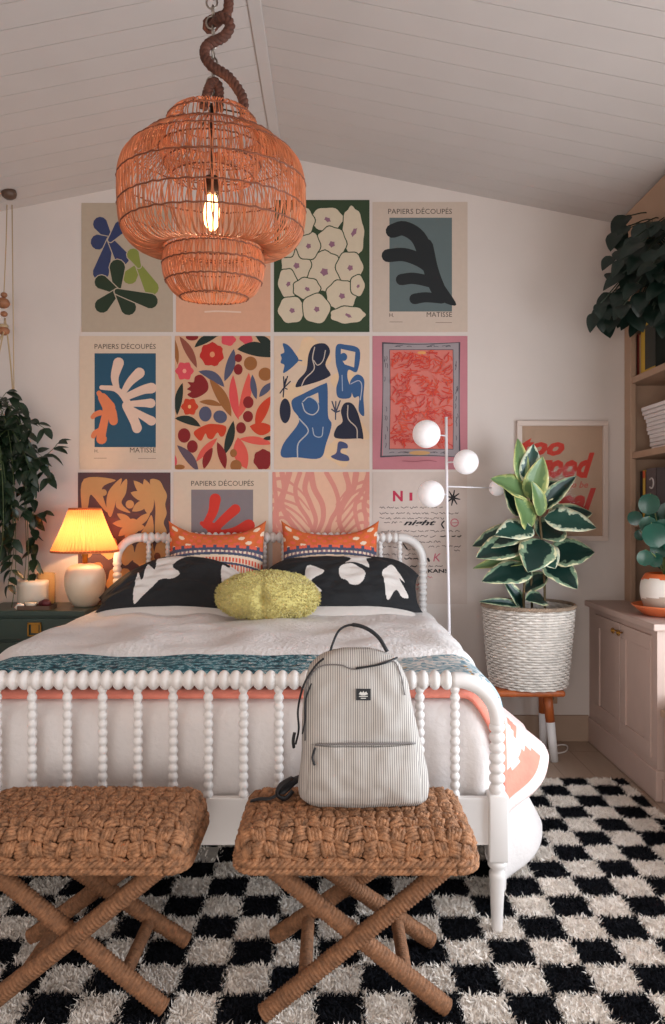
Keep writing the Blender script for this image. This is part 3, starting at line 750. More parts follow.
# ------------------------------------------------------------------ pillows
def pillow(name, c, w, h, t, tilt, yaw, mats, label, group, mf=None, sag=0, roll=0, ear=.0, nu=80, nv=50, seed=0, crease=0, cat='pillow', dome=0, dpow=2):
    """square-cornered cushion; u across, v up; tilt = lean back in radians"""
    m = MB(); c = Vector(c)
    def sh(a, b, s):
        u = a*2-1; v = b*2-1
        e = (max(0, 1-abs(u)**2.6)*max(0, 1-abs(v)**2.6))**.5
        pin = 1-.10*(1-abs(v)**2)*abs(u)**3*0-.0
        x = u*w/2*(1-.07*(1-v*v)*abs(u)**4*0-.06*(1-abs(v)**3)*abs(u)**2)
        z = v*h/2*(1-.07*(1-abs(u)**3)*abs(v)**2)
        z += ear*abs(u)**4*(v > 0)*v*h+(-sag*(1-u*u)*max(0, v)*h)
        if dome: z = -h/2+(z+h/2)*(1-dome*abs(u)**dpow)
        y = s*t/2*e*(1+.12*nz((u*2.3, v*2.3, seed+s)))
        y += crease*nz((u*5, v*5, seed+9))*.012*e
        return x, y, z
    def tr(p):
        x, y, z = p
        x, z = x*math.cos(roll)-z*math.sin(roll), x*math.sin(roll)+z*math.cos(roll)
        y, z = y*math.cos(tilt)+z*math.sin(tilt), -y*math.sin(tilt)+z*math.cos(tilt)
        x, y = x*math.cos(yaw)-y*math.sin(yaw), x*math.sin(yaw)+y*math.cos(yaw)
        return (c.x+x, c.y+y, c.z+z)
    m.grid(lambda a, b: tr(sh(a, b, -1)), nu, nv, mf=mf)
    m.grid(lambda a, b: tr(sh(1-a, b, 1)), nu, nv, mf=(lambda a, b: mf(1-a, b)) if mf else None)
    o = m.build(name, mats)
    import bmesh
    bm = bmesh.new(); bm.from_mesh(o.data); bmesh.ops.remove_doubles(bm, verts=bm.verts, dist=.0006); bm.to_mesh(o.data); bm.free()
    return tag(o, label, cat, group)
M_pw = mat('white pillowcase', (230,222,216), .9, bump=.3, bscale=40)
M_pb = mat('black cotton', (30,31,34), .85, bump=.4, bscale=30); M_pv = mat('white applique', (228,220,214), .9, bump=.3, bscale=60)
zb = ZT+.135
pillow('sleeping_pillow', (-.91, 4.31, zb+.035), .88, .46, .14, 1.25, 0, [M_pw], 'white pillow lying under the left black pillow', 'pillows on the bed', nu=40, nv=30)
pillow('sleeping_pillow', (.06, 4.31, zb+.035), .86, .46, .14, 1.25, 0, [M_pw], 'white pillow lying under the right black pillow', 'pillows on the bed', nu=40, nv=30, seed=2)
def conv(pts, x0, x1, y0, y1, dome=0, dp=2):
    pts = [(p.x, p.y) for p in catmull([(x, y, 0) for x, y in pts], 4, True)]
    return [((x-x0)/(x1-x0), (y1-y)/(y1-y0)/(1-dome*min(1, abs(2*(x-x0)/(x1-x0)-1))**dp)) for x, y in pts]
# photo crops: pillow spans turned into cloth coordinates
L1 = conv([(165,345),(160,265),(185,290),(190,235),(225,255),(220,212),(250,208),(345,192),(290,240),(325,268),(300,285),(250,290),(195,335)], 20, 640, 185, 358, .75, 2.4)
L2 = conv([(490,290),(480,235),(510,240),(515,200),(575,215),(620,205),(640,250),(560,285),(500,292)], 20, 640, 185, 358, .75, 2.4)
R1 = conv([(310,235),(335,215),(305,200),(340,185),(420,205),(400,212),(412,250),(380,240),(340,232)], -40, 620, 180, 378, .35, 5)
R2 = conv([(285,260),(310,242),(345,240),(385,262),(390,290),(360,315),(330,312),(315,300),(290,290)], -40, 620, 180, 378, .35, 5)
R3 = conv([(465,268),(485,250),(515,238),(565,295),(540,285),(575,340),(545,345),(520,325),(480,358),(472,300)], -40, 620, 180, 378, .35, 5)
R4 = conv([(110,190),(150,180),(150,200)], -40, 620, 180, 378, .35, 5); R5 = conv([(150,245),(215,260),(218,275),(170,300),(215,335),(150,330)], -40, 620, 180, 378, .35, 5)
pillow('patterned_pillow', (-.865, 4.31, 1.035), .93, .42, .17, .80, .0, [M_pb, M_pv], 'black pillow with white leaf shapes on the left, under the yellow cushion', 'pillows on the bed',
       mf=lambda a, b: 1 if inpoly(a, b, L1) or inpoly(a, b, L2) else 0, nu=230, nv=120, crease=1, dome=.75, dpow=2.4)
pillow('patterned_pillow', (.045, 4.31, 1.035), .92, .42, .17, .80, .0, [M_pb, M_pv], 'black pillow with white leaf shapes on the right, below the headboard end', 'pillows on the bed',
       mf=lambda a, b: 1 if any(inpoly(a, b, q) for q in (R1, R2, R3, R4, R5)) else 0, nu=230, nv=120, seed=4, crease=1, dome=.35, dpow=5)
M_o = mat('burnt orange print', (214,104,50), .85, var=.15, scale=30); M_ow = mat('cream print', (232,206,180), .85); M_oc = mat('coral print', (222,96,72), .85); M_os = mat('slate print', (72,78,100), .85); M_om = mat('mauve print', (150,112,120), .85)
def boho(a, b):
    u = a*2-1; v = .30+(b+.11*u*u-.50)*(.42/.29)          # bands bow with the cloth
    if v < .30: return (2 if (a*34) % 1 < .5 else 1) if v > .14 else 3
    if v < .34: return 3
    if v < .46: return 1 if (a*30) % 1 < .35 or not (.355 < v < .445) else 2
    if v < .50: return 1
    if v < .555: return 3
    if v < .60: return 4 if (a*22) % 1 < .5 else 1
    if v < .66: return 3
    if v < .72: return 2 if (a*9+.3) % 1 < .7 else 3
    e = abs(u)
    if e > .45:
        q = math.sin(a*30+b*26)+.6*math.sin(b*50-a*22)
        return 1 if q > .95 else (2 if q < -1.1 else 0)
    return 0 if math.sin(a*60)*math.sin(b*50) > -.3 else 2
for x, s, lb in ((-.705, 1, 'orange banded cushion with peaked corners behind the left black pillow'), (-.015, 3, 'orange banded cushion with peaked corners behind the right black pillow')):
    pillow('boho_cushion', (x, 4.515, 1.13), .60, .50, .17, .17, .0, [M_o, M_ow, M_oc, M_os, M_om], lb, 'orange cushions at the headboard', mf=boho, sag=.10, ear=.045, nu=150, nv=120, seed=s, cat='cushion')
# round yellow cushion
M_yel = mat('yellow green pom fabric', (222,206,128), .95, var=.2, scale=60, bump=1.0, bscale=110, sheen=.3)
cy = Vector((-.347, 3.98, .880+.118))
m = MB()
def yfn(a, b):
    th = a*2*PI; ph = (b-.5)*PI
    x = math.cos(ph)*math.cos(th); z = math.sin(ph); y = math.cos(ph)*math.sin(th)
    q = 1+.05*nz((x*3, y*3, z*3))+.018*nz((x*18, y*18, z*18))
    tuck = .30*math.exp(-((x+.05)**2+(z-.02)**2*.3)/.012)*(y < 0)+ .10*math.exp(-((x+.05)/.05)**2)*(y < 0)
    if z < -.75: z = -.75-(abs(z)-.75)*.4
    return (cy.x+x*.272*q, cy.y+y*.16*q*(1-tuck), cy.z+(abs(z)**.9*(1 if z > 0 else -1))*.132*q)
m.grid(yfn, 120, 70)
o = m.build('round_cushion', M_yel); tag(o, 'round yellow-green fluffy cushion with a tucked centre in front of the pillows', 'cushion')
# fluff
m = MB(); rr = random.Random(4)
for k in range(5200):
    a = rr.random(); b = math.asin(rr.uniform(-.8, 1))/PI+.5; p = Vector(yfn(a, b)); n = (p-cy); n = Vector((n.x/.083, n.y/.0256, n.z/.021)).normalized()
    d = (n+Vector((rr.uniform(-.7,.7), rr.uniform(-.7,.7), rr.uniform(-.7,.7)))).normalized()*rr.uniform(.008,.016)
    t = d.orthogonal().normalized()*.0028; m.add([p-t, p+t, p+d+t*.4, p+d-t*.4], [(0,1,2,3)])
f = m.build('fluff', M_yel, o); f['kind'] = 'stuff'
f.data.shade_flat()
# ------------------------------------------------------------------ woven X stools
M_weave = mat('dark water hyacinth rope', (168,118,82), .75, var=.62, scale=45, bump=.5, bscale=260)
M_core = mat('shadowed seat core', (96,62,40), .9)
M_wrap = mat('wrapped rope legs', (146,100,68), .75, var=.4, scale=60, bump=.5, bscale=200)
SW, SD0, SD1 = .335, 2.055, 2.43
def stool(cx, label):
    r = empty('woven_stool', (cx, 2.29, 0), label, 'stool', 'woven X-leg stools at the foot of the bed')
    x0, x1 = cx-SW+.055, cx+SW-.055; y0, y1 = SD0+.055, SD1-.055; zt = .558; R = .05; H = .108
    def S(u, v, o=0):
        qx = min(max(u, x0), x1); qy = min(max(v, y0), y1); dx, dy = u-qx, v-qy; d = math.hypot(dx, dy)
        puff = .012*(1-((u-cx)/SW)**2)*(1-((v-(y0+y1)/2)/(SD1-SD0)*1.6)**2)
        if d < 1e-7: return Vector((u, v, zt+max(0, puff)+o)), Vector((0,0,1))
        n = Vector((dx/d, dy/d, 0)); an = min(d/R, PI/2); dr = max(0, d-R*PI/2)
        N = n*math.sin(an)+Vector((0,0,1))*math.cos(an)
        return Vector((qx, qy, zt+max(0, puff)*0))+n*R*math.sin(an)+Vector((0,0,-R*(1-math.cos(an))-dr))+N*o, N
    m = MB()
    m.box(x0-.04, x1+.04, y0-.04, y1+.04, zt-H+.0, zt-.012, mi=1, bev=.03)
    cs = .040; ov = R*PI/2+.052
    nu = int(round((x1-x0+2*ov)/cs)); nv = int(round((y1-y0+2*ov)/cs))
    cu = (x1-x0+2*ov)/nu; cv = (y1-y0+2*ov)/nv
    rr = random.Random(int(cx*100)+50)
    for i in range(nu):
        for j in range(nv):
            uc = x0-ov+(i+.5)*cu; vc = y0-ov+(j+.5)*cv
            ax = max(0, x0-uc, uc-x1); ay = max(0, y0-vc, vc-y1)
            if ax > .01 and ay > .01 and math.hypot(ax, ay) > ov: continue
            hor = (i+j) % 2 == 0
            for s in (-1.14, -.38, .38, 1.14):
                P = []; rad = []
                for t in range(9):
                    w = t/8*2-1; al = w*(.60)*(cu if hor else cv); ac = s*.30*(cv if hor else cu)
                    sl = .30*al*(1 if (i+j) % 4 < 2 else -1)
                    u, v = (uc+al, vc+ac+sl) if hor else (uc+ac-sl, vc+al)
                    p, n = S(u, v, .012*(1-w*w)-.006+rr.uniform(-.0022,.0022)); P.append(p); rad.append(.0070*(1-.5*w**4)*(1+.2*math.sin(t*2.6+s*3)))
                m.sweep(P, rad, 7)
    # braided lower edge, two ropes
    for dz in (-.080, -.098):
        for ph in (0, 2.1, 4.2):
            P = []; per = []
            cr = .058
            for (ax, ay, a0) in ((x1, y0, -PI/2), (x1, y1, 0), (x0, y1, PI/2), (x0, y0, PI)):
                for k in range(7):
                    a = a0+PI/2*k/6; per.append(Vector((ax+cr*math.cos(a), ay+cr*math.sin(a), zt+dz)))
            per.append(per[0]); Q = resample(per, .006)[:-1]; L = 0
            for k, p in enumerate(Q):
                n = (p-Vector((min(max(p.x,x0),x1), min(max(p.y,y0),y1), p.z))).normalized(); a = k*.006/.05*2*PI+ph
                P.append(p+n*(.0055*math.cos(a))+Vector((0,0,.0055*math.sin(a))))
            m.sweep(P, .0068, 6, closed=True)
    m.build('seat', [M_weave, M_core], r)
    def rope_leg(a, b, rad=.0255):
        m = MB(); a = Vector(a); b = Vector(b); P = resample([a, b], .0028); N = len(P); rr2 = random.Random(3)
        rd = [rad*(1+.075*math.sin(k*2*PI/4.0)+.06*nz((k*.13, a.x, a.y))) for k in range(N)]; rd[0] *= .93; rd[-1] *= .93
        m.sweep(P, rd, 12, up=(0,1,0)); return m
    for (y, e) in ((2.115, 0), (2.47, 0)):
        yf, yb = (y, y) 
        yt = 2.125 if y < 2.3 else 2.36
        for k, s in enumerate((-1, 1)):
            off = .012 if (s > 0) == (y < 2.3) else -.012
            rope_leg((cx+s*.262, y+off, .034), (cx-s*.285, yt+off, .465)).build('leg', M_wrap, r)
    for s in (-1, 1):
        rope_leg((cx+s*.145, 2.155, .118), (cx+s*.145, 2.46, .112), .019).build('stretcher', M_wrap, r)
    return r
stool(.066, 'rope-woven stool with crossed legs holding the striped backpack')
stool(-.742, 'rope-woven stool with crossed legs and an empty seat, at the left edge')

# ------------------------------------------------------------------ backpack
def stripe_mat():
    m = mat('grey pinstripe canvas', (190,180,172), .85)
    nt = m.node_tree; b = nt.nodes['Principled BSDF']
    tc = nt.nodes.new('ShaderNodeTexCoord'); sp = nt.nodes.new('ShaderNodeSeparateXYZ'); nt.links.new(tc.outputs['Object'], sp.inputs[0])
    a = nt.nodes.new('ShaderNodeMath'); a.operation = 'MULTIPLY'; a.inputs[1].default_value = 2*PI/.0066
    nt.links.new(sp.outputs[0], a.inputs[0]); s = nt.nodes.new('ShaderNodeMath'); s.operation = 'SINE'; nt.links.new(a.outputs[0], s.inputs[0])
    r = nt.nodes.new('ShaderNodeValToRGB'); r.color_ramp.elements[0].position = .35; r.color_ramp.elements[1].position = .75
    r.color_ramp.elements[0].color = srgb(196,188,180); r.color_ramp.elements[1].color = srgb(112,106,104)
    nt.links.new(s.outputs[0], r.inputs[0]); nt.links.new(r.outputs[0], b.inputs['Base Color'])
    n = nt.nodes.new('ShaderNodeTexNoise'); n.inputs['Scale'].default_value = 14; nt.links.new(tc.outputs['Object'], n.inputs[0])
    bp = nt.nodes.new('ShaderNodeBump'); bp.inputs['Strength'].default_value = .25; bp.inputs['Distance'].default_value = .02; nt.links.new(n.outputs[0], bp.inputs['Height']); nt.links.new(bp.outputs[0], b.inputs['Normal'])
    return m
M_str = stripe_mat(); M_blk = mat('black webbing', (22,22,26), .6, bump=.2, bscale=300)
bz = .576; by = 2.265; K = 2.2/745
bag = empty('backpack', (.092, by, bz), 'grey pinstriped backpack with black top handle standing on the woven stool', 'backpack')
def X(p): return (p-332.5)*K
def Zp(p): return 1.45-(p-512)*K
# outline rows: photo row, left, right, half depth
rows = [(812,306,424,.060),(806,298,430,.082),(795,297,431,.092),(780,299,430,.095),(760,301,425,.094),(735,301,419,.090),(712,302,414,.085),(690,304,410,.078),(676,308,404,.068),(666,317,396,.055),(660,328,384,.038),(657,342,372,.018)]
def row(z):
    for a, b in zip(rows, rows[1:]):
        za, zb_ = Zp(a[0]), Zp(b[0])
        if z <= zb_ or b is rows[-1]:
            t = min(max((z-za)/(zb_-za), 0), 1); return X(a[1]+(b[1]-a[1])*t), X(a[2]+(b[2]-a[2])*t), a[3]+(b[3]-a[3])*t
Zb0, Zb1 = Zp(812), Zp(657); ZOFF = bz-Zb0
def bagpt(u, t, o=0):
    """u angle 0..1 around (0.75 = front), t height"""
    z = Zb0+(Zb1-Zb0)*t; xl, xr, d = row(z)
    a = u*2*PI; c, s = math.cos(a), math.sin(a); e = .62
    cx = (xl+xr)/2; w = (xr-xl)/2+o; d += o
    x = cx+w*abs(c)**e*(1 if c > 0 else -1); yy = d*abs(s)**e*(1 if s > 0 else -1)
    wr = .011*nz((x*9, yy*6, z*11))+.007*nz((x*22, yy*9, z*26))
    yy += wr*(1 if s > 0 else -1)*(1 if t < .97 else 0)
    if s < 0: yy -= .014*math.exp(-((z-Zb0-.08)/.07)**2)*max(0, 1-(abs(x-cx)/w)**4)
    return Vector((x, by+yy+.10*(z-Zb0)*.25, z+ZOFF))
m = MB(); m.grid(lambda a, b: bagpt(a, b), 96, 60)
m.add([bagpt(k/48, 0) for k in range(48)], [tuple(range(48))[::-1]]); m.add([bagpt(k/48, 1) for k in range(48)], [tuple(range(48))])
m.build('body', M_str, bag)
def front(pxx, pyy, o=.004):
    z = Zp(pyy); xl, xr, d = row(z); cx = (xl+xr)/2; w = (xr-xl)/2; c = max(-.999, min(.999, (X(pxx)-cx)/w))
    ca = abs(c)**(1/.62); a = math.acos(ca*(1 if c > 0 else -1)); return bagpt(1-a/2/PI, (z-Zb0)/(Zb1-Zb0), o)
# front pocket
m = MB()
def pk_fn(a, b):
    t = math.sin(PI*a)**.3*math.sin(PI*min(b, .94)/1.0 if b > .5 else PI*b)**.25 if 0 < a < 1 and b > 0 else 0
    xw = 312+(416-312)*a; yy = 806-(806-747)*b
    xw += (6*(1-b))*((a-.5)*2)
    return front(xw, yy, .002+.020*max(0, min(1, t)))
m.grid(pk_fn, 40, 24); m.build('front_pocket', M_str, bag)
def ribbon(name, pts, rad, mt, flat=.35, n=8, k=6):
    m = MB(); P = catmull(pts, k); m.sweep(P, rad, n, flat=flat); return m.build(name, mt, bag)
M_pip = mat('grey piping', (120,114,112), .7)
ribbon('zipper', [front(318,746,.012), front(345,744,.014), front(380,744,.014), front(412,746,.012)], .0028, M_pip, 1)
ribbon('piping', [front(306,745,.003), front(306,715,.003), front(308,690,.004), front(320,673,.004), front(340,670,.004), front(354,674,.004), front(372,671,.004), front(392,667,.004), front(400,680,.004), front(404,700,.004)], .0022, M_pip, 1)
ribbon('zipper_tape', [front(356,673,.007), front(370,671,.010), front(384,668,.010), front(396,666,.008)], .0052, M_blk, .6)
ribbon('zipper_tape', [front(330,664,.012)+Vector((-.01,0,0)), front(318,672,.010), front(308,690,.014), front(303,715,.016), front(303,735,.014), front(300,753,.018)], .0045, M_blk, .7)
ribbon('zipper_tape', [front(314,688,.010), front(309,705,.012), front(308,724,.010), front(306,738,.012)], .0035, M_blk, .7)
ribbon('zipper_pull', [front(320,748,.020), front(319,757,.026), front(321,764,.026)], .0055, M_blk, .6)
ribbon('zipper_pull', [front(300,742,.022), front(299,750,.026), front(299,757,.024)], .008, M_blk, .6)
h = lambda a, b, y: Vector((X(a), y, Zp(b)+ZOFF))
ribbon('handle', [h(328,668,by+.01), h(333,652,by+.02), h(340,639,by+.03), h(352,634,by+.035), h(367,637,by+.03), h(380,646,by+.02), h(389,660,by+.005)], [.0045]*19+[.0075]*18, M_blk, .8, 10)
m = MB()
c0, c1, c2_, c3 = front(356,703,.004), front(370,703,.004), front(370,692,.004), front(356,692,.004)
fy = Vector((0,-.003,0)); m.hexa([c0, c1, c1-fy, c0-fy, c3, c2_, c2_-fy, c3-fy]); lp = m.build('label_patch', M_blk, bag, smooth=False)
m = MB(); cc = (c0+c1+c2_+c3)/4+Vector((0,-.0015,0)); dx = (c1-c0); dz = (c3-c0)
def Q(a, b): return cc+dx*a+dz*b
for pts in ([(-.32,.05),(-.2,.28),(-.08,.18),(0,.34),(.08,.18),(.2,.28),(.32,.05),(.12,-.05),(-.12,-.05)], [(-.3,-.18),(.3,-.18),(.3,-.1),(-.3,-.1)], [(-.18,-.34),(.18,-.34),(.18,-.27),(-.18,-.27)]):
    v = [Q(a, b) for a, b in pts]; n = len(v); m.add(v, [tuple(range(n))])
m.build('emblem', mat('white thread', (210,206,200), .8), lp, smooth=False)
# loose strap with its buckle
m = MB(); sp = [Vector((X(310), by+.07, bz+.05)), Vector((X(298), by+.06, bz+.045)), Vector((X(290), by+.03, bz+.042)), Vector((X(282), by+.0, bz+.03)), Vector((X(270), by-.01, bz+.008)), Vector((X(258), by+.0, bz+.002)), Vector((X(248), by+.02, bz-.012))]
P = catmull(sp, 5); m.sweep(P, [.016]*8+[.020]*9+[.007]*(len(P)-17), 8, flat=.45); m.sweep(catmull([Vector((X(291), by+.01, bz+.062)), Vector((X(280), by-.015, bz+.05)), Vector((X(276), by-.015, bz+.022)), Vector((X(284), by-.02, bz+.01)), Vector((X(292), by-.01, bz+.03))], 4), .011, 8, flat=.5)
m.build('shoulder_strap', M_blk, bag)

# ------------------------------------------------------------------ rattan pendant lamp
LX, LY = -.345, 2.13; KL = LY/745
M_rat = mat('orange brown rattan', (210,134,92), .55, var=.42, scale=30, trans=.35)
M_ratd = mat('dark rattan binding', (120,62,34), .6, var=.3, scale=30)
lamp = empty('pendant_lamp', (LX, LY, EYE+(512-296)*KL), 'tiered orange rattan pendant lamp hanging on a chain from the ridge', 'lamp')
def prof_pts(P, n=5): return [(p.x, p.y) for p in catmull([(r_*KL, EYE+(512-y)*KL, 0) for r_, y in P], n)]
TLT = math.radians(5); zt0 = EYE+(512-125)*KL
def tl(p):
    y = p[1]-LY; z = p[2]-zt0
    return Vector((p[0], LY+y*math.cos(TLT)-z*math.sin(TLT), zt0+y*math.sin(TLT)+z*math.cos(TLT)))
def cage(name, P, nrod, rings, wig=.0022, rr_=.00155, seed=0, ringr=.0024):
    pr = prof_pts(P); m = MB(); rn = random.Random(seed)
    for k in range(nrod):
        a0 = 2*PI*(k+rn.uniform(-.25,.25))/nrod; tw = rn.uniform(-.035,.035); pts = []
        for i, (r_, z) in enumerate(pr):
            a = a0+tw*i/len(pr)+.006*math.sin(i*.55+k*2.4); q = r_
            pts.append((LX+q*math.cos(a), LY+q*math.sin(a), z))
        m.sweep([tl(p) for p in pts], rr_*rn.uniform(.8,1.3), 4, cap=False)
    o = m.build(name, M_rat, lamp)
    for y in rings:
        z = EYE+(512-y)*KL; best = min(pr, key=lambda q: abs(q[1]-z)); r_ = best[0]+.0015
        m = MB(); N = 90
        m.sweep([tl((LX+(r_+.0012*math.sin(k*2*PI/3))*math.cos(2*PI*k/N), LY+(r_+.0012*math.sin(k*2*PI/3))*math.sin(2*PI*k/N), z+.0015*math.sin(k*2.5))) for k in range(N)], ringr, 6, closed=True)
        m.build('binding_ring', M_ratd, o)
    return o
cage('crown', [(28,113),(35,113),(41,118),(46,127),(47,134)], 80, (113,121,134), seed=1)
cage('shade', [(47,134),(62,141),(76,151),(87,162),(92,176),(93,190),(93,205),(92,222),(87,236),(75,246),(60,248),(48,244)], 165, (142,155,182,208,228,245), seed=2, rr_=.0020)
cage('lower_tier', [(47,246),(50,254),(51,264),(49,276),(42,288),(32,295)], 100, (248,262,279,294), seed=3, rr_=.0020)
cage('inner_cage', [(46,134),(50,142),(52,152),(46,168),(40,176)], 90, (150,164,176), seed=4, rr_=.0014)
m = MB(); m.lathe((LX, LY, 0), [(.012, EYE+(512-176)*KL), (.022, EYE+(512-178)*KL), (.022, EYE+(512-193)*KL), (.016, EYE+(512-196)*KL)], 20); m.sweep([(LX,LY,EYE+(512-104)*KL), (LX,LY,EYE+(512-178)*KL)], .006, 8)
for k in range(3):
    a = 2*PI*k/3; m.sweep([(LX, LY, EYE+(512-107)*KL), (LX+33*KL*math.cos(a), LY+33*KL*math.sin(a), EYE+(512-114)*KL)], .0025, 6)
m.build('socket', mat('bronze metal', (70,52,40), .4, metal=.8), lamp)
M_bulb = emit('warm filament bulb', (255,196,130), 9.0)
m = MB(); zb_ = EYE+(512-196)*KL; m.lathe((LX, LY, 0), [(.013,zb_),(.016,zb_-.012),(.022,zb_-.035),(.024,zb_-.06),(.020,zb_-.082),(.010,zb_-.096),(.002,zb_-.1)][::-1], 20); m.build('bulb', M_bulb, lamp)
# chain up to the ridge
M_chain = mat('nickel chain', (150,140,130), .3, metal=.9)
zc = EYE+(512-103)*KL; ztop = ZRG-.03; m = MB(); k = 0; z = zc+.01
while z < ztop-.02:
    lk = .036; pts = []
    for q in range(14):
        a = 2*PI*q/14; dx = .0155*math.cos(a); dz = .5*lk*math.sin(a)
        pts.append((LX+dx, LY, z+lk/2+dz) if k % 2 else (LX+.004, LY+dx, z+lk/2+dz))
    m.sweep(pts, .0030, 6, closed=True); z += lk*.80; k += 1
m.build('chain', M_chain, lamp)
m = MB(); m.lathe((LX, LY, 0), [(.0,ztop-.03),(.03,ztop-.026),(.055,ztop-.008),(.06,ztop+.006)], 28); m.build('ceiling_canopy', mat('bronze metal', (70,52,40)), lamp)
M_rope = mat('dark jute rope', (88,50,36), .85, var=.5, scale=60)
def rope(name, pts, R, pitch=.05, strands=3, parent=lamp, mt=M_rope):
    P = resample(catmull(pts, 12), .005); m = MB(); N = len(P)
    T = [(P[min(i+1, N-1)]-P[max(i-1, 0)]).normalized() for i in range(N)]; u = T[0].orthogonal().normalized(); U = []
    for t in T: u = (u-t*u.dot(t)).normalized(); U.append(u)
    for s in range(strands):
        Q = []
        for i in range(N):
            a = i*.005/pitch*2*PI+2*PI*s/strands; w = T[i].cross(U[i]); Q.append(P[i]+(U[i]*math.cos(a)+w*math.sin(a))*R*.52)
        m.sweep(Q, R*.56, 7)
    return m.build(name, mt, parent)
rp = [(441,340),(433,300),(393,245),(345,214),(323,180),(332,150),(381,125),(399,90),(375,69),(330,66),(322,50),(350,34),(384,14),(388,-30),(345,-70),(330,-110),(370,-145),(395,-180),(360,-215),(335,-250),(370,-285),(385,-320),(352,-350),(345,-375)]
cyl = []
for i, (x, y) in enumerate(rp):
    X_, Y_ = 100+x/3.023, y/3.023+1; z = EYE+(512-Y_)*KL
    cyl.append(Vector((LX+(X_-212.5)*KL, LY+(.026 if 8 < i < 13 or i in (17,18,21) else -.026), min(z, ztop-.02))))
rope('rope', cyl, .0145, .04)
rope('rope', [Vector((LX-.020, LY-.02, EYE+(512-112)*KL)), Vector((LX-.008, LY-.026, EYE+(512-97)*KL)), Vector((LX+.006, LY-.02, EYE+(512-86)*KL)), Vector((LX+.022, LY-.012, EYE+(512-90)*KL)), Vector((LX+.022, LY-.01, EYE+(512-112)*KL))], .0135, .035)
# ------------------------------------------------------------------ nightstand and what stands on it
M_ns = mat('dark green black lacquer', (50,66,58), .35, var=.08, scale=8); M_nst = mat('green black lacquered side', (58,50,42), .3)
NX0, NX1, NY0, NY1, NZ = -2.06, -1.425, 4.28, 4.69, .882
r = empty('nightstand', ((NX0+NX1)/2, (NY0+NY1)/2, 0), 'dark green nightstand with square brass pulls at the left of the bed', 'nightstand')
m = MB(); m.box(NX0, NX1, NY0+.02, NY1, .10, NZ-.03, bev=.004); m.build('body', M_ns, r, smooth=False)
m = MB(); m.box(NX0-.012, NX1+.005, NY0-.008, NY1, NZ-.03, NZ, bev=.004); m.build('top', M_ns, r, smooth=False)
for (x, y) in ((NX0+.03,NY0+.05),(NX1-.03,NY0+.05),(NX0+.03,NY1-.03),(NX1-.03,NY1-.03)):
    m = MB(); m.lathe((x,y,0), [(.014,0),(.022,.11)], 12); m.build('leg', M_ns, r)
for (z0, z1) in ((.715,.838),(.52,.70),(.32,.505),(.13,.305)):
    m = MB(); m.box(NX0+.03, NX1-.03, NY0, NY0+.02, z0, z1, bev=.004); d = m.build('drawer', M_ns, r, smooth=False)
    cx = px(35,620,NY0).x; cz = (z0+z1)/2+.0; m = MB(); s = .040
    for (a, b, c, e) in ((cx-s,cx+s,cz+s-.012,cz+s),(cx-s,cx+s,cz-s,cz-s+.008),(cx-s,cx-s+.009,cz-s,cz+s),(cx+s-.009,cx+s,cz-s,cz+s)): m.box(a, b, NY0-.014, NY0-.006, c, e, bev=.002)
    m.box(cx-s*.55, cx+s*.55, NY0-.004, NY0+.001, cz-s*.55, cz+s*.7, bev=.001); m.build('pull', M_brass, d, smooth=False)
TX, TY = px(85,500,4.5).x, 4.5; kt = TY/745
t = empty('table_lamp', (TX, TY, NZ), 'lit table lamp with pleated orange shade and round cream base', 'lamp')
M_cer = mat('cream glazed ceramic', (226,208,184), .3, var=.03, scale=10)
prof = [(.058,0),(.07,.006),(.092,.04),(.112,.09),(.121,.14),(.120,.185),(.108,.222),(.085,.244),(.05,.254),(.03,.258)]
m = MB(); m.lathe((TX,TY,NZ), prof, 40); m.build('base', M_cer, t)
m = MB(); m.lathe((TX,TY,NZ), [(.016,.255),(.016,.30),(.02,.305),(.02,.345),(.012,.35)], 16); m.build('neck', M_brass, t)
def shade_mat():
    mm = bpy.data.materials.new('pleated amber fabric'); mm.use_nodes = True; nt = mm.node_tree; b = nt.nodes['Principled BSDF']
    b.inputs['Base Color'].default_value = srgb(232,160,108); b.inputs['Roughness'].default_value = .9
    tr = nt.nodes.new('ShaderNodeBsdfTranslucent'); tr.inputs[0].default_value = srgb(244,160,104)
    mx = nt.nodes.new('ShaderNodeMixShader'); mx.inputs[0].default_value = .72; nt.links.new(b.outputs[0], mx.inputs[1]); nt.links.new(tr.outputs[0], mx.inputs[2]); nt.links.new(mx.outputs[0], nt.nodes['Material Output'].inputs[0])
    return mm
sz0 = EYE+(512-551)*kt; sz1 = EYE+(512-509)*kt; sr0, sr1 = .196, .092
m = MB(); NP = 56
def shf(a, b):
    th = a*2*PI; r_ = sr0+(sr1-sr0)*b; r_ += .006*math.sin(th*NP)*(1-.4*b)+.006*math.sin(PI*b)*-1; return (TX+r_*math.cos(th), TY+r_*math.sin(th), sz0+(sz1-sz0)*b)
m.grid(shf, NP*6, 10); sh = m.build('shade', shade_mat(), t)
M_trim = mat('amber shade trim', (196,104,56), .8)
for (rr_, z) in ((sr0, sz0), (sr1, sz1)):
    m = MB(); m.sweep([(TX+rr_*math.cos(2*PI*k/60), TY+rr_*math.sin(2*PI*k/60), z) for k in range(60)], .005, 6, closed=True, flat=1.4); m.build('trim', M_trim, sh)
m = MB(); zc_ = NZ+.345
m.lathe((TX,TY,0), [(.012,NZ+.35),(.026,NZ+.375),(.030,NZ+.40),(.024,NZ+.425),(.004,NZ+.437)], 18); m.build('bulb', emit('warm bulb', (255,214,160), 14), t)
for k in range(3):
    pass
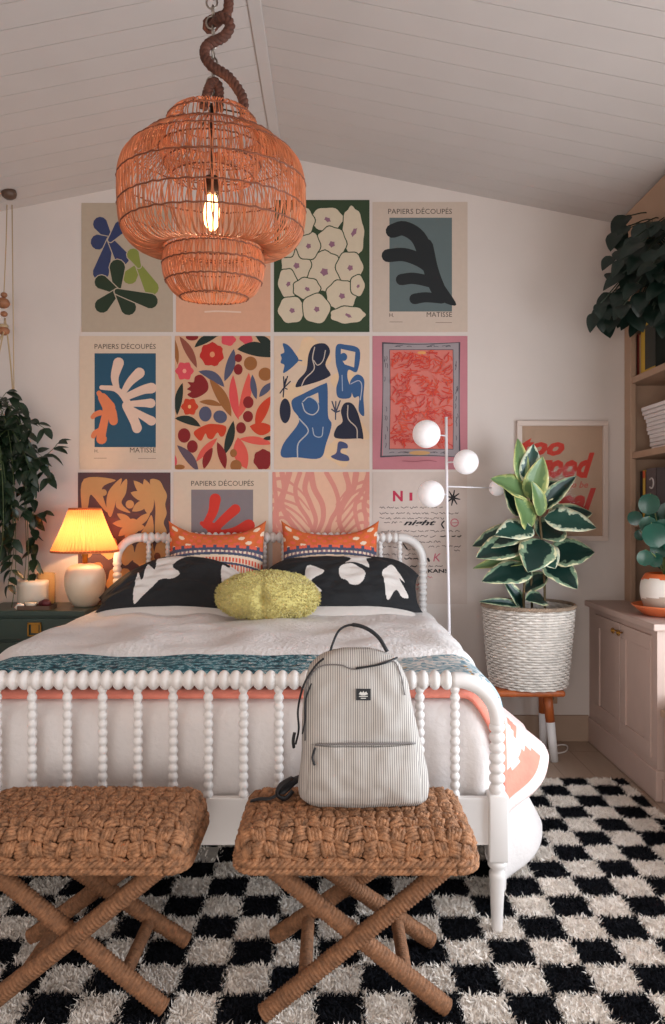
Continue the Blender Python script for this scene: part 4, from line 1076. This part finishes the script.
# things on the nightstand
kx = lambda x, Y: (x-332.5)*Y/F
m = MB(); c = (kx(33,4.52), 4.52, NZ)
m.lathe(c, [(.082,0),(.088,.006),(.088,.118),(.090,.121),(.090,.150),(.084,.154)], 36)
o = m.build('lidded_jar', mat('cream stoneware', (232,216,196), .5, var=.02)); tag(o, 'wide cream lidded pot on the nightstand beside the hanging plant', 'pot')
r = empty('glass_candle', (kx(46,4.62), 4.62, NZ), 'tall amber glass candle jar behind the cream pot', 'candle')
m = MB(); m.lathe((kx(46,4.62), 4.62, NZ), [(.052,0),(.056,.004),(.056,.19),(.052,.19),(.052,.008)], 28, capt=False); m.build('glass_jar', glassmat('amber glass', (226,190,130), alpha=.45), r)
m = MB(); m.lathe((kx(46,4.62), 4.62, NZ), [(.05,.009),(.05,.13),(.02,.128)], 24); m.build('wax', mat('honey wax', (222,180,120), .5), r)
r = empty('trinket_tray', (kx(38,4.36), 4.36, NZ), 'small brown tray on the front edge of the nightstand', 'tray')
m = MB(); cx = kx(38,4.36)
m.box(cx-.095, cx+.085, 4.31, 4.41, NZ, NZ+.012, bev=.004); m.build('base', mat('walnut tray', (92,66,50), .5), r, smooth=False)
m = MB()
for (a,b,c_,d) in ((cx-.1,cx+.09,4.305,4.311),(cx-.1,cx+.09,4.409,4.415),(cx-.1,cx-.094,4.305,4.415),(cx+.084,cx+.09,4.305,4.415)): m.box(a,b,c_,d,NZ,NZ+.024,bev=.002)
m.build('rim', mat('walnut tray', (92,66,50)), r, smooth=False)
m = MB(); m.ball((kx(46,4.36), 4.355, NZ+.012+.024), .026, 14, sq=(1.15,.9,.9)); m.ball((kx(42,4.36), 4.365, NZ+.012+.02), .02, 12, sq=(1.1,.9,.9)); o = m.build('dried_fruit', mat('dark red skin', (92,24,30), .5, var=.3, scale=40)); tag(o, 'dark red dried fruit lying in the small tray', 'fruit')
m = MB(); m.lathe((kx(31,4.36), 4.36, NZ+.012), [(.022,0),(.03,.012),(.034,.026),(.031,.027),(.026,.012)], 20); o = m.build('shell_dish', mat('pearly shell', (222,206,186), .3)); tag(o, 'tiny pale shell dish in the small tray', 'dish')
m = MB(); m.sweep(catmull([(kx(17,4.34),4.33,NZ+.02),(kx(20,4.34),4.33,NZ+.04),(kx(24,4.34),4.335,NZ+.03)],6), .012, 8); o = m.build('seashell', mat('white seashell', (226,214,200), .4)); o.location.z -= (o.location.z-NZ-.0); tag(o, 'small white curled shell at the left end of the tray', 'shell')

# ------------------------------------------------------------------ leaves
def leaf_mesh(m, base, dirv, L, W, droop=.3, fold=.25, mi=0, up=(0,0,1), nseg=8, nw=6, shape='ovate', wav=0, seed=0, uv=True):
    d = Vector(dirv).normalized(); upv = Vector(up); s = d.cross(upv)
    s = s.normalized() if s.length > 1e-3 else Vector((1,0,0)); n = s.cross(d).normalized(); base = Vector(base)
    def fn(a, b):
        t = b; q = (a-.5)*2
        if shape == 'ovate': w = math.sin(PI*t**.8)**.75*(1-.15*t)
        elif shape == 'heart': w = (math.sin(PI*min(1,(t*.97+.03))**.62))**.8
        elif shape == 'round': w = math.sqrt(max(0, 1-(2*t-1)**2))
        else: w = math.sin(PI*t)**1.1
        w *= W/2
        an = droop*t; x = L*(math.sin(an)/an if abs(an) > 1e-3 else 1)*t if False else 0
        # arc of constant bend
        if abs(droop) > 1e-3: fx = L*math.sin(droop*t)/droop; fz = -L*(1-math.cos(droop*t))/droop
        else: fx, fz = L*t, 0
        return base+d*fx+n*(fz+abs(q)*w*fold+wav*math.sin(t*14+seed+(3 if q > 0 else 0))*abs(q)*w)+s*(q*w)
    m.grid(fn, nw, nseg, mi=mi, uv=uv)
def vari_mat(name, edge, mid, dark, amt=.3):
    mm = bpy.data.materials.new(name); mm.use_nodes = True; nt = mm.node_tree; b = nt.nodes['Principled BSDF']; b.inputs['Roughness'].default_value = .35
    uv = nt.nodes.new('ShaderNodeUVMap'); uv.uv_map = 'UVMap'; sp = nt.nodes.new('ShaderNodeSeparateXYZ'); nt.links.new(uv.outputs[0], sp.inputs[0])
    s1 = nt.nodes.new('ShaderNodeMath'); s1.operation = 'SUBTRACT'; s1.inputs[1].default_value = .5; nt.links.new(sp.outputs[0], s1.inputs[0])
    ab = nt.nodes.new('ShaderNodeMath'); ab.operation = 'ABSOLUTE'; nt.links.new(s1.outputs[0], ab.inputs[0])
    tc = nt.nodes.new('ShaderNodeTexCoord'); n = nt.nodes.new('ShaderNodeTexNoise'); n.inputs['Scale'].default_value = 26; n.inputs['Detail'].default_value = 3; nt.links.new(tc.outputs['Object'], n.inputs[0])
    mu = nt.nodes.new('ShaderNodeMath'); mu.operation = 'MULTIPLY_ADD'; mu.inputs[1].default_value = amt; nt.links.new(n.outputs[0], mu.inputs[0]); nt.links.new(ab.outputs[0], mu.inputs[2])
    r = nt.nodes.new('ShaderNodeValToRGB'); cr = r.color_ramp; cr.elements[0].position = 0; cr.elements[0].color = srgb(*dark)
    cr.elements[1].position = .5+amt*.5-.04; cr.elements[1].color = srgb(*edge)
    e = cr.elements.new(.30+amt*.5); e.color = srgb(*dark); e = cr.elements.new(.34+amt*.5); e.color = srgb(*mid); e = cr.elements.new(.44+amt*.5); e.color = srgb(*mid)
    nt.links.new(mu.outputs[0], r.inputs[0]); nt.links.new(r.outputs[0], b.inputs['Base Color'])
    return mm
M_v1 = vari_mat('variegated rubber leaf', (226,220,176), (128,152,124), (22,50,44), .42); M_v2 = vari_mat('young variegated leaf', (206,200,130), (150,166,104), (104,132,84), .5)
M_v3 = vari_mat('pale mottled leaf', (228,224,190), (196,206,180), (40,76,66), .75)
M_stem = mat('brown plant stem', (96,78,48), .7, var=.2)
M_leafd = mat('dark green leaf', (28,46,28), .4, var=.35, scale=12); M_leafb = mat('deep philodendron leaf', (16,34,26), .38, var=.3, scale=9)

# ------------------------------------------------------------------ plant stool, basket and rubber plant
PX, PY = kx(528,4.42), 4.42
M_or = mat('orange brown wood', (178,92,44), .45, var=.2, scale=12, stretch=(6,6,1)); M_dip = mat('white dipped paint', (228,224,222), .4)
SZ = .432
r = empty('plant_stool', (PX+.02, PY, 0), 'orange wooden stool with white dipped legs under the wicker planter', 'stool')
m = MB(); m.box(px(480,0,PY).x, px(556,0,PY).x, PY-.19, PY+.19, SZ-.035, SZ, bev=.012); m.build('seat', M_or, r)
for (x, y, dx, dy) in ((px(544,0,PY).x, PY-.06, .035, -.03), (px(542,0,PY+.14).x, PY+.12, .008, .02), (px(490,0,PY).x, PY-.13, -.045, -.05), (px(490,0,PY).x, PY+.14, -.03, .03)):
    top = Vector((x, y, SZ-.03)); bot = Vector((x+dx, y+dy, .0)); mid = bot.lerp(top, .56)
    m = MB(); m.sweep([mid, top], [.026,.029], 16); l = m.build('leg', M_or, r); m = MB(); m.sweep([bot, mid], [.0225,.0265], 16); m.build('dipped_end', M_dip, l)
bz0 = SZ+.001; bz1 = EYE+(512-604)*PY/F; R0, R1 = .218, .262
r = empty('rubber_plant', (PX, PY, bz0), 'variegated rubber plant in a whitewashed wicker basket on the orange stool', 'plant')
M_wick = mat('whitewashed wicker', (222,212,202), .85, var=.22, scale=24)
m = MB(); H = bz1-bz0; ns_ = 44; nr = 30
for j in range(nr):
    z = bz0+.006+(H-.02)*j/(nr-1); rb = R0+(R1-R0)*((z-bz0)/H)**.8; P = []
    for k in range(ns_*4):
        a = 2*PI*k/(ns_*4); q = rb+.0055*math.cos(ns_/2*a+PI*(j % 2)); P.append((PX+q*math.cos(a), PY+q*math.sin(a), z+.0018*nz((a*3, j, 0))*2))
    m.sweep(P, .0066*(1+.12*math.sin(j*2.3)), 6, closed=True)
for k in range(ns_):
    a = 2*PI*(k+.5)/ns_; m.sweep([(PX+R0*math.cos(a), PY+R0*math.sin(a), bz0+.003), (PX+(R1-.002)*math.cos(a), PY+(R1-.002)*math.sin(a), bz1-.005)], .004, 5)
m.lathe((PX,PY,0), [(R0-.01,bz0+.002),(R0-.004,bz0+.006),((R0+R1)/2-.001,bz0+H*.5),(R1-.007,bz1-.01)], 60, capt=False)
m.build('basket', M_wick, r)
m = MB()
for s in range(3):
    P = []
    for k in range(240):
        a = 2*PI*k/240; b = a*34+2*PI*s/3; P.append((PX+(R1+.004+.006*math.cos(b))*math.cos(a), PY+(R1+.004+.006*math.cos(b))*math.sin(a), bz1-.004+.007*math.sin(b)))
    m.sweep(P, .0065, 6, closed=True)
m.build('basket_rim', mat('brown wicker rim', (150,128,108), .85, var=.3), r)
m = MB(); m.lathe((PX,PY,0), [(.02,bz1-.06),(.252,bz1-.055)], 40); m.build('soil', mat('dark soil', (48,38,32), .95, bump=1, bscale=90), r)
def pp(x, y, Y=PY): return px(x, y, Y)
stems = [[pp(545,612),pp(544,570),pp(540,520),pp(537,480),pp(536,455)], [pp(524,612,PY-.04),pp(524,590,PY-.04),pp(527,560,PY-.03),pp(530,520,PY)], [pp(532,612,PY+.06),pp(531,560,PY+.05),pp(531,500,PY+.03),pp(528,455,PY)]]
for s in stems:
    m = MB(); m.sweep(catmull(s, 6), .0075, 8); m.build('stem', M_stem, r)
# leaf: base px, tip px, width px, depth offset of base/tip, material, fold, droop
LV = [((521,482,0),(520,440,-.03),13,M_v2,.5),((527,484,0),(534,446,-.05),17,M_v3,.3),((531,500,0),(542,460,-.10),20,M_v2,.35),((541,516,-.02),(537,484,-.12),14,M_v2,.3),
      ((527,498,0),(497,476,-.08),24,M_v2,.4),((519,516,0),(508,486,-.05),17,M_v1,.3),((530,530,0),(521,496,-.12),22,M_v2,.3),((542,510,0),(573,475,-.05),15,M_v1,.6),((540,500,.02),(558,480,.05),20,M_v1,.3),
      ((533,528,-.04),(500,530,-.16),23,M_v3,.15),((544,518,-.03),(595,522,-.13),26,M_v3,.15),((547,520,0),(592,508,.02),24,M_v1,.2),
      ((543,540,-.04),(530,566,-.20),30,M_v1,.1),((535,545,-.02),(555,563,-.18),26,M_v3,.1),((526,532,0),(475,540,-.02),24,M_v1,.2),((520,545,0),(480,552,-.10),26,M_v1,.25),
      ((545,560,0),(577,583,-.16),26,M_v1,.15),((548,556,0),(592,548,-.08),30,M_v1,.15),((532,570,-.02),(487,575,-.14),24,M_v1,.2),((535,560,0),(476,562,0),14,M_v2,.5),
      ((522,608,0),(508,580,-.06),12,M_v1,.4),((520,606,-.03),(484,598,-.10),8,M_v1,.4),((545,600,.02),(530,596,-.12),18,M_v1,.2),((540,538,.04),(562,520,.12),30,M_v1,.2),((532,545,.05),(505,560,.14),30,M_v1,.2),((548,575,.02),(522,590,.05),16,M_v1,.3)]
for i, (b, t_, w, mt, fo) in enumerate(LV):
    B = pp(b[0], b[1], PY+b[2]); T = pp(t_[0], t_[1], PY+t_[2]); d = T-B
    nrm = Vector((0,-.75,.66)); u_ = nrm-d.normalized()*nrm.dot(d.normalized())
    m = MB(); leaf_mesh(m, B, d, d.length*1.06, w*PY/F*1.32, droop=.35, fold=fo, up=u_, seed=i, wav=.05, nseg=12, nw=8)
    m.build('leaf', mt, r, solid=.0008)

# ------------------------------------------------------------------ globe floor lamp
GX, GY = kx(448.5,4.32), 4.32; kg = GY/745
M_globe = emit('faintly emissive opal globe', (246,240,240), .16); M_wp = mat('white powder coat', (234,228,230), .4)  # globes carry a faint even emission
r = empty('globe_lamp', (GX, GY, 0), 'slim white floor lamp with white globes standing beside the headboard', 'lamp')
m = MB(); m.lathe((GX,GY,0), [(.12,0),(.125,.004),(.125,.018),(.02,.024)], 36); m.build('base', M_wp, r)
m = MB(); m.sweep([(GX+.006,GY,.02),(GX+.004,GY,.8),(GX-.008,GY,1.4),(GX-.014,GY,EYE+(512-417)*kg)], .0085, 10); m.build('pole', M_wp, r)
for (x, y, rad, dy) in ((426.5,434,14,-.10),(466,462,12.5,-.03),(431,494,13.5,-.10),(497,488,8,.26)):
    c = px(x, y, GY+dy); ax = GX-.012
    m = MB(); m.ball(c, rad*(GY+dy)/F, 20); g = m.build('globe', M_globe, r)
    m = MB(); m.sweep([(ax, GY, c.z-.0), ((ax+c.x)/2, (GY+c.y)/2, c.z+.0), (c.x, c.y, c.z)], .0045, 8); m.build('arm', M_wp, g)

# ------------------------------------------------------------------ hanging plant at the left
M_cord = mat('tan cotton cord', (176,150,116), .9); M_bead = mat('natural wood bead', (150,98,66), .6, var=.2)
HXp, HYp = kx(9,4.5), 4.5; hz = ceil_z(HXp)
r = empty('hanging_planter', (HXp, HYp, hz), 'leafy trailing plant hung on cords and wooden beads from the ceiling at the left', 'plant')
m = MB(); m.lathe((HXp,HYp,hz), [(.0,-.045),(.022,-.043),(.04,-.03),(.045,-.012),(.04,.01)], 24); m.build('ceiling_hook', mat('dark wood knob', (84,60,46), .5), r)
def H(x, y, dy=0): return px(x, y, HYp+dy)
m = MB(); m.sweep([H(7,205),H(6,245),H(4,292)], .0035, 6); m.sweep([H(12,205),H(13,300),H(14,392)], .0035, 6)
m.sweep(catmull([H(5,318),H(3,332),H(-6,350),H(-30,392)],5), .005, 6); m.sweep(catmull([H(5,318),H(8,340),H(11,368),H(13,395)],5), .005, 6); m.sweep(catmull([H(4,330,-.02),H(-2,360,-.08),H(-8,400,-.13)],5), .005, 6)
m.build('cord', M_cord, r)
for (x, y, q) in ((4,295,3),(3,303,6),(4,314,3.2),(4,331,5)):
    m = MB(); c = H(x, y); m.ball(c, q*HYp/F, 12, sq=(1.1,1.1,.9)); m.build('bead', M_bead, r)
m = MB(); c = H(3,326); m.lathe(c, [(.028,-.012),(.032,0),(.028,.008)], 16); m.build('ring', M_cord, r)
m = MB(); pc = H(-20,470); m.lathe((pc.x,pc.y,pc.z), [(.06,-.13),(.085,-.1),(.11,.0),(.115,.06),(.105,.06),(.1,.03)], 28, capt=False); m.lathe((pc.x,pc.y,pc.z), [(.02,.03),(.1,.03)], 24); m.build('pot', mat('clay pot', (142,92,66), .8), r)
rr = random.Random(12)
vines = []
vines.append([pc+Vector((0,0,.05)), H(20,460,-.05), H(40,458,-.05), H(52,450,-.05), H(58,443,-.05)]); vines.append([pc+Vector((0,0,.05)), H(6,430,-.08), H(18,440,-.1), H(30,470,-.1), H(36,500,-.1)]); vines.append([pc+Vector((0,0,.05)), H(12,415,-.05), H(26,440,-.05), H(34,455,-.05), H(48,478,-.05)]); vines.append([pc+Vector((0,0,.05)), H(2,398,-.05), H(12,396,-.05), H(22,408,-.05), H(30,430,-.05)]); vines.append([pc+Vector((0,0,.05)), H(2,480,-.1), H(12,510,-.1), H(14,550,-.1), H(8,585,-.1)]); vines.append([pc+Vector((0,0,.05)), H(10,500,-.05), H(24,512,-.05), H(32,516), H(43,512)])
vines.append([pc+Vector((0,0,.05)), H(14,430,-.05), H(28,420,-.05), H(38,424,-.05), H(44,428,-.05)])
for k in range(44):
    a = rr.uniform(0, 2*PI); out = rr.uniform(.08,.34); L = rr.uniform(.25,1.15) if k > 8 else rr.uniform(-.1,.4)
    st = pc+Vector((rr.uniform(-.06,.06), rr.uniform(-.05,.05), .06)); up_ = rr.uniform(.08,.38)
    P = [st, st+Vector((out*.5*math.cos(a), out*.4*math.sin(a), up_)), st+Vector((out*math.cos(a), out*.6*math.sin(a), up_*.6-.1)), st+Vector((out*1.1*math.cos(a)+rr.uniform(-.03,.05), out*.6*math.sin(a), -L*.6)), st+Vector((out*.9*math.cos(a)+rr.uniform(-.03,.06), out*.5*math.sin(a), -L))]
    vines.append(P)
ms = MB(); ml = MB(); cnt = 0
for P in vines:
    C = resample(catmull(P, 8), .045); ms.sweep(C, .0022, 5)
    for i in range(1, len(C)):
        for s in ((-1, 1) if rr.random() < .75 else (rr.choice((-1, 1)),)):
            t = (C[i]-C[i-1]).normalized(); d = Vector((rr.uniform(-1,1), rr.uniform(-1,.4), rr.uniform(-.9,.25)))+t*.5
            if cnt < 900: leaf_mesh(ml, C[i], d, rr.uniform(.07,.125), rr.uniform(.036,.058), droop=rr.uniform(.2,.9), fold=.25, seed=i, nseg=5, nw=4, uv=False, up=(rr.uniform(-.3,.3),-.5,.8)); cnt += 1
ms.build('stem', mat('green vine stem', (70,84,44), .6), r); o = ml.build('foliage', M_leafd, r); o['kind'] = 'stuff'

# ------------------------------------------------------------------ big dark plant on the bookcase
r = empty('philodendron', (2.02, 4.3, SH[0]), 'dark green large-leaved plant spilling from the top shelf of the bookcase', 'plant')
pc = Vector((2.03, 4.3, SH[0]+.001)); m = MB(); m.lathe(pc, [(.08,0),(.10,.02),(.12,.18),(.125,.2),(.112,.2),(.11,.16)], 28, capt=False); m.lathe(pc, [(.02,.16),(.11,.16)], 24); m.build('pot', mat('dark pot', (70,56,48), .6), r)
rr = random.Random(21); st = MB(); LN = []
tg = [(592,322,4.15),(602,318,4.15),(612,322,4.1),(605,300,4.15),(612,280,4.1),(607,262,4.15),(613,240,4.2),(622,232,4.2),(640,236,4.1),(655,228,4.0),(668,222,3.95),(622,255,4.1),(635,262,4.0),(650,258,3.95),(664,250,3.9),(618,300,4.05),(630,290,4.0),
      (642,300,3.95),(655,290,3.9),(668,300,3.9),(628,318,4.1),(638,320,4.0),(652,316,3.95),(664,316,3.9),(660,275,3.9),(645,280,4.1),(675,260,3.85),(680,240,3.9),(685,290,3.85),(600,310,4.05),(616,268,4.05),(648,245,4.15),(626,275,4.2),(640,308,4.2),(660,232,4.15),(672,312,4.1),(630,248,3.95),(645,268,3.9),(668,284,3.95),(656,304,4.1),(622,310,3.95),(612,312,4.2),(636,240,4.15)]
for (x, y, Y) in tg+[(x+rr.uniform(-7,9), y+rr.uniform(-9,9), Y+rr.uniform(.03,.12)) for (x, y, Y) in tg if x > 608]:
    T = px(x, y, Y); L = rr.uniform(.10,.165); a = rr.uniform(-.5,1.0)
    d = Vector((-.55+rr.uniform(-.5,.6), -.35+rr.uniform(-.4,.4), -.75+rr.uniform(-.3,.45))).normalized(); B = T-d*L*.5
    m = MB(); leaf_mesh(m, B, d, L, L*rr.uniform(.62,.8), droop=.5, fold=.18, shape='heart', up=(-.45,-.7,.55), nseg=9, nw=6, uv=False, wav=.05, seed=x); m.build('leaf', M_leafb, r)
    st.sweep(catmull([pc+Vector((0,0,.17)), (pc+Vector((0,0,.3))).lerp(B, .5)+Vector((0,0,.10)), B], 6), .0035, 5)
st.build('stem', mat('dark vine stem', (34,44,28), .7), r)

# ------------------------------------------------------------------ books and things in the bookcase
def book(x, y0, y1, z, h, d, col, label, cat='book', group='books in the bookcase', cover=None, band=None):
    r = empty('book', (x+d/2, (y0+y1)/2, z), label, cat, group)
    m = MB(); t = .003
    m.box(x+.004, x+d-.004, y0+t, y1-t, z+.003, z+h-.003); m.build('pages', mat('paper pages', (214,200,176), .9), r, smooth=False)
    m = MB(); m.box(x, x+t+.001, y0, y1, z, z+h, bev=.001); m.box(x, x+d, y0, y0+t, z, z+h); m.box(x, x+d, y1-t, y1, z, z+h)
    mi = []
    cm = [mat('cloth %d %d %d' % col, col, .6, var=.06)]
    if band:
        cm.append(mat('cloth %d %d %d' % band[0], band[0], .6))
        for (a, b) in band[1]: m.box(x-.0008, x+.001, y0+.002, y1-.002, z+h*a, z+h*b, 1)
    m.build('cover', cm, r, smooth=False); return r
zA = SH[1]+.0005
book(1.90, 4.615, 4.65, zA, .27, .2, (150,66,52), 'red book at the far end of the upper bookcase shelf')
book(1.90, 4.57, 4.612, zA, .26, .2, (196,160,120), 'tan book beside the red one on the upper shelf')
book(1.89, 4.52, 4.567, zA, .285, .22, (40,30,28), 'black book between the tan and yellow ones on the upper shelf')
book(1.87, 4.45, 4.515, zA, .29, .24, (196,158,44), 'thick yellow book on the upper shelf')
book(1.865, 4.30, 4.447, zA, .29, .25, (34,38,30), 'dark green box-like book with a yellow edge on the upper shelf', band=((186,150,44), ((.94,1.0),(.0,.04))))
zB = SH[2]+.0005; y0 = 4.22; nst = 11; hh = .024
for k in range(nst):
    z = zB+k*hh; sx = 1.925-.0035*k-.02*max(0, k-8)/3; dy = .01*math.sin(k*1.7)
    m = MB(); m.box(sx, sx+.22, 4.18+dy, 4.50+dy+.004*k, z, z+hh-.0015, bev=.003)
    o = m.build('magazine', mat('white paper stack', (226,218,216), .8, var=.03), smooth=False)
    tag(o, 'topmost white magazine of the stack on the middle bookcase shelf' if k == nst-1 else ('lowest white magazine, lying directly on the middle bookcase shelf' if k == 0 else 'white magazine inside the stack on the middle bookcase shelf, neither topmost nor lowest'), 'magazine', 'white magazines stacked on the middle shelf')
zC = SH[3]+.0005
book(1.90, 4.565, 4.60, zC, .30, .2, (28,24,26), 'black book at the far end of the lower shelf')
book(1.90, 4.525, 4.562, zC, .305, .2, (206,170,70), 'mustard and orange book beside the black one on the lower shelf', band=((200,84,44), ((.84,.98),)))
book(1.90, 4.49, 4.522, zC, .295, .2, (70,30,34), 'dark maroon book on the lower shelf')
bk = book(1.89, 4.35, 4.487, zC, .31, .22, (92,80,80), 'grey-brown box file with pale ring marks on the lower shelf', cat='box file')
m = MB(); 
for (zz, q) in ((zC+.22, .03), (zC+.12, .026)):
    m.sweep([(1.888, 4.41+q*math.cos(2*PI*k/24), zz+q*math.sin(2*PI*k/24)) for k in range(3, 22)], .005, 6)
m.build('ring_mark', mat('pale print', (190,180,176), .7), bk)

# pilea style plant on the cabinet
QX, QY = 1.80, 4.02
sz_ = ZC+.0005
m = MB(); m.lathe((QX,QY,sz_), [(.10,0),(.115,.004),(.17,.05),(.178,.058),(.172,.060),(.11,.014)], 44, capt=False); m.lathe((QX,QY,sz_), [(.01,.012),(.112,.013)], 30)
o = m.build('saucer', mat('orange glazed saucer', (214,112,66), .4)); tag(o, 'orange saucer under the banded pot on the cabinet', 'saucer')
r = empty('potted_plant', (QX, QY, sz_+.014), 'round-leaved plant in an orange, white and taupe banded pot on the cabinet', 'plant')
pz = sz_+.0145; pr = [(.085,0),(.105,.02),(.125,.07),(.132,.12),(.126,.17),(.108,.205),(.098,.213),(.09,.21),(.088,.19)]
fine = [(p.x, p.y) for p in catmull([(a, b, 0) for a, b in pr], 6)]
def bandf(i, k):
    a = 2*PI*k/64; z = fine[min(i, len(fine)-1)][1]; x = math.cos(a-.6)
    if z > .150-.035*x: return 0
    return 1 if z > .072+.02*math.cos(a+1.6) else 2
m = MB(); m.lathe((QX,QY,pz), fine, 64, mif=bandf, capt=False); m.build('pot', [mat('orange glaze', (214,104,52), .45), mat('cream glaze', (226,216,206), .45), mat('taupe glaze', (176,156,140), .5)], r)
m = MB(); m.lathe((QX,QY,pz), [(.01,.185),(.092,.186)], 30); m.build('soil', mat('dark soil', (48,38,32)), r)
M_pil = mat('glossy blue green leaf', (22,66,52), .22, var=.2, scale=8)
rr = random.Random(33); sm = MB()
for (x, y, w, Y) in ((649,504,17,3.98),(635,518,12,4.05),(648,525,14,3.92),(655,535,20,3.86),(645,558,13,3.88),(664,530,18,3.9),(660,548,16,3.95),(668,512,16,4.05),(652,517,12,4.1),(672,540,18,3.9),(655,560,12,3.95),(662,560,14,4.05),(640,535,9,4.1),(676,556,16,3.95)):
    c = px(x, y, Y); L = w*Y/F*1.3; d = Vector((rr.uniform(-.6,.2), rr.uniform(-.4,.1), -.8)).normalized(); B = c-d*L*.5
    m = MB(); leaf_mesh(m, B, d, L, L*.92, droop=.3, fold=.08, shape='round', up=(-.4,-.8,.45), nseg=9, nw=6, uv=False); m.build('leaf', M_pil, r)
    sm.sweep(catmull([Vector((QX,QY,pz+.18)), Vector((QX,QY,pz+.26)).lerp(B,.5), B], 5), .003, 5)
sm.build('stem', mat('green stem', (96,110,60), .6), r)
m = MB(); m.box(1.93,2.0,4.56,4.62,ZC,ZC+.13,bev=.008); m.lathe((1.965,4.59,ZC+.125),[(.015,0),(.015,.03),(.02,.032),(.02,.045)],14); o = m.build('small_bottle', mat('brown glass bottle', (96,62,48), .3)); tag(o, 'small brown bottle at the back corner of the cabinet', 'bottle')

# cable and plug near the stool
m = MB(); P = [pp(551,748,4.55),pp(560,741,4.62),pp(567,744,4.6),pp(566,751,4.5),pp(556,754,4.46),pp(548,751,4.52),pp(530,745,4.62),pp(515,741,4.66)]
P = [Vector((p.x, p.y, .006)) for p in P]; m.sweep(catmull(P, 8), .0045, 8); o = m.build('cable', mat('white cable', (226,220,216), .5)); tag(o, 'white cable looped on the floor behind the plant stool', 'cable')
m = MB(); c = px(554, 698, YW); m.box(c.x-.02, c.x+.02, YW-.008, YW-.0005, c.z-.035, c.z+.035, bev=.003); m.box(c.x-.012, c.x+.012, YW-.035, YW-.008, c.z-.01, c.z+.02, bev=.004)
o = m.build('wall_plug', mat('tan socket plastic', (176,140,112), .5), smooth=False); tag(o, 'small tan plug in the wall beside the plant stool', 'plug')

# ------------------------------------------------------------------ light
def area(name, loc, rot, sx, sy, e, col):
    l = bpy.data.lights.new(name, 'AREA'); l.shape = 'RECTANGLE'; l.size = sx; l.size_y = sy; l.energy = e; l.color = col
    o = bpy.data.objects.new(name, l); COL.objects.link(o); o.location = loc; o.rotation_euler = rot; return o
def point(name, loc, e, col, rad=.03):
    l = bpy.data.lights.new(name, 'POINT'); l.energy = e; l.color = col; l.shadow_soft_size = rad
    o = bpy.data.objects.new(name, l); COL.objects.link(o); o.location = loc; return o
area('daylight_right_window', (XR+.02, (WY0+WY1)/2, (WZ0+WZ1)/2), (0, math.radians(90), 0), WZ1-WZ0, WY1-WY0, 112, (.82,.91,1))
area('rear_fill', (-.5, YB+.1, 1.1), (math.radians(86), 0, 0), 2.6, 1.6, 74, (1,.96,.92))  # added fill light behind the camera, the rear side has no windows
point('pendant_bulb', (LX, LY, EYE+(512-212)*KL), 18, (1,.70,.45), .03)
point('table_lamp_bulb', (TX, TY, NZ+.41), 72, (1,.55,.26), .03)
w = bpy.data.worlds.new('sky'); scn.world = w; w.use_nodes = True
bgn = w.node_tree.nodes['Background']; bgn.inputs[0].default_value = (.95,.95,.97,1); bgn.inputs[1].default_value = .45
cam = bpy.data.cameras.new('camera'); cam.lens = 745/1024*36; cam.sensor_width = 36; cam.sensor_fit = 'AUTO'; cam.clip_start = .05
co = bpy.data.objects.new('camera', cam); COL.objects.link(co); co.location = (0,0,EYE); co.rotation_euler = (PI/2,0,0); scn.camera = co
vs = scn.view_settings; scn.display_settings.display_device = 'sRGB'; vs.view_transform = 'Standard'; vs.look = 'None'; vs.gamma = 1; vs.use_curve_mapping = False; vs.exposure = 0
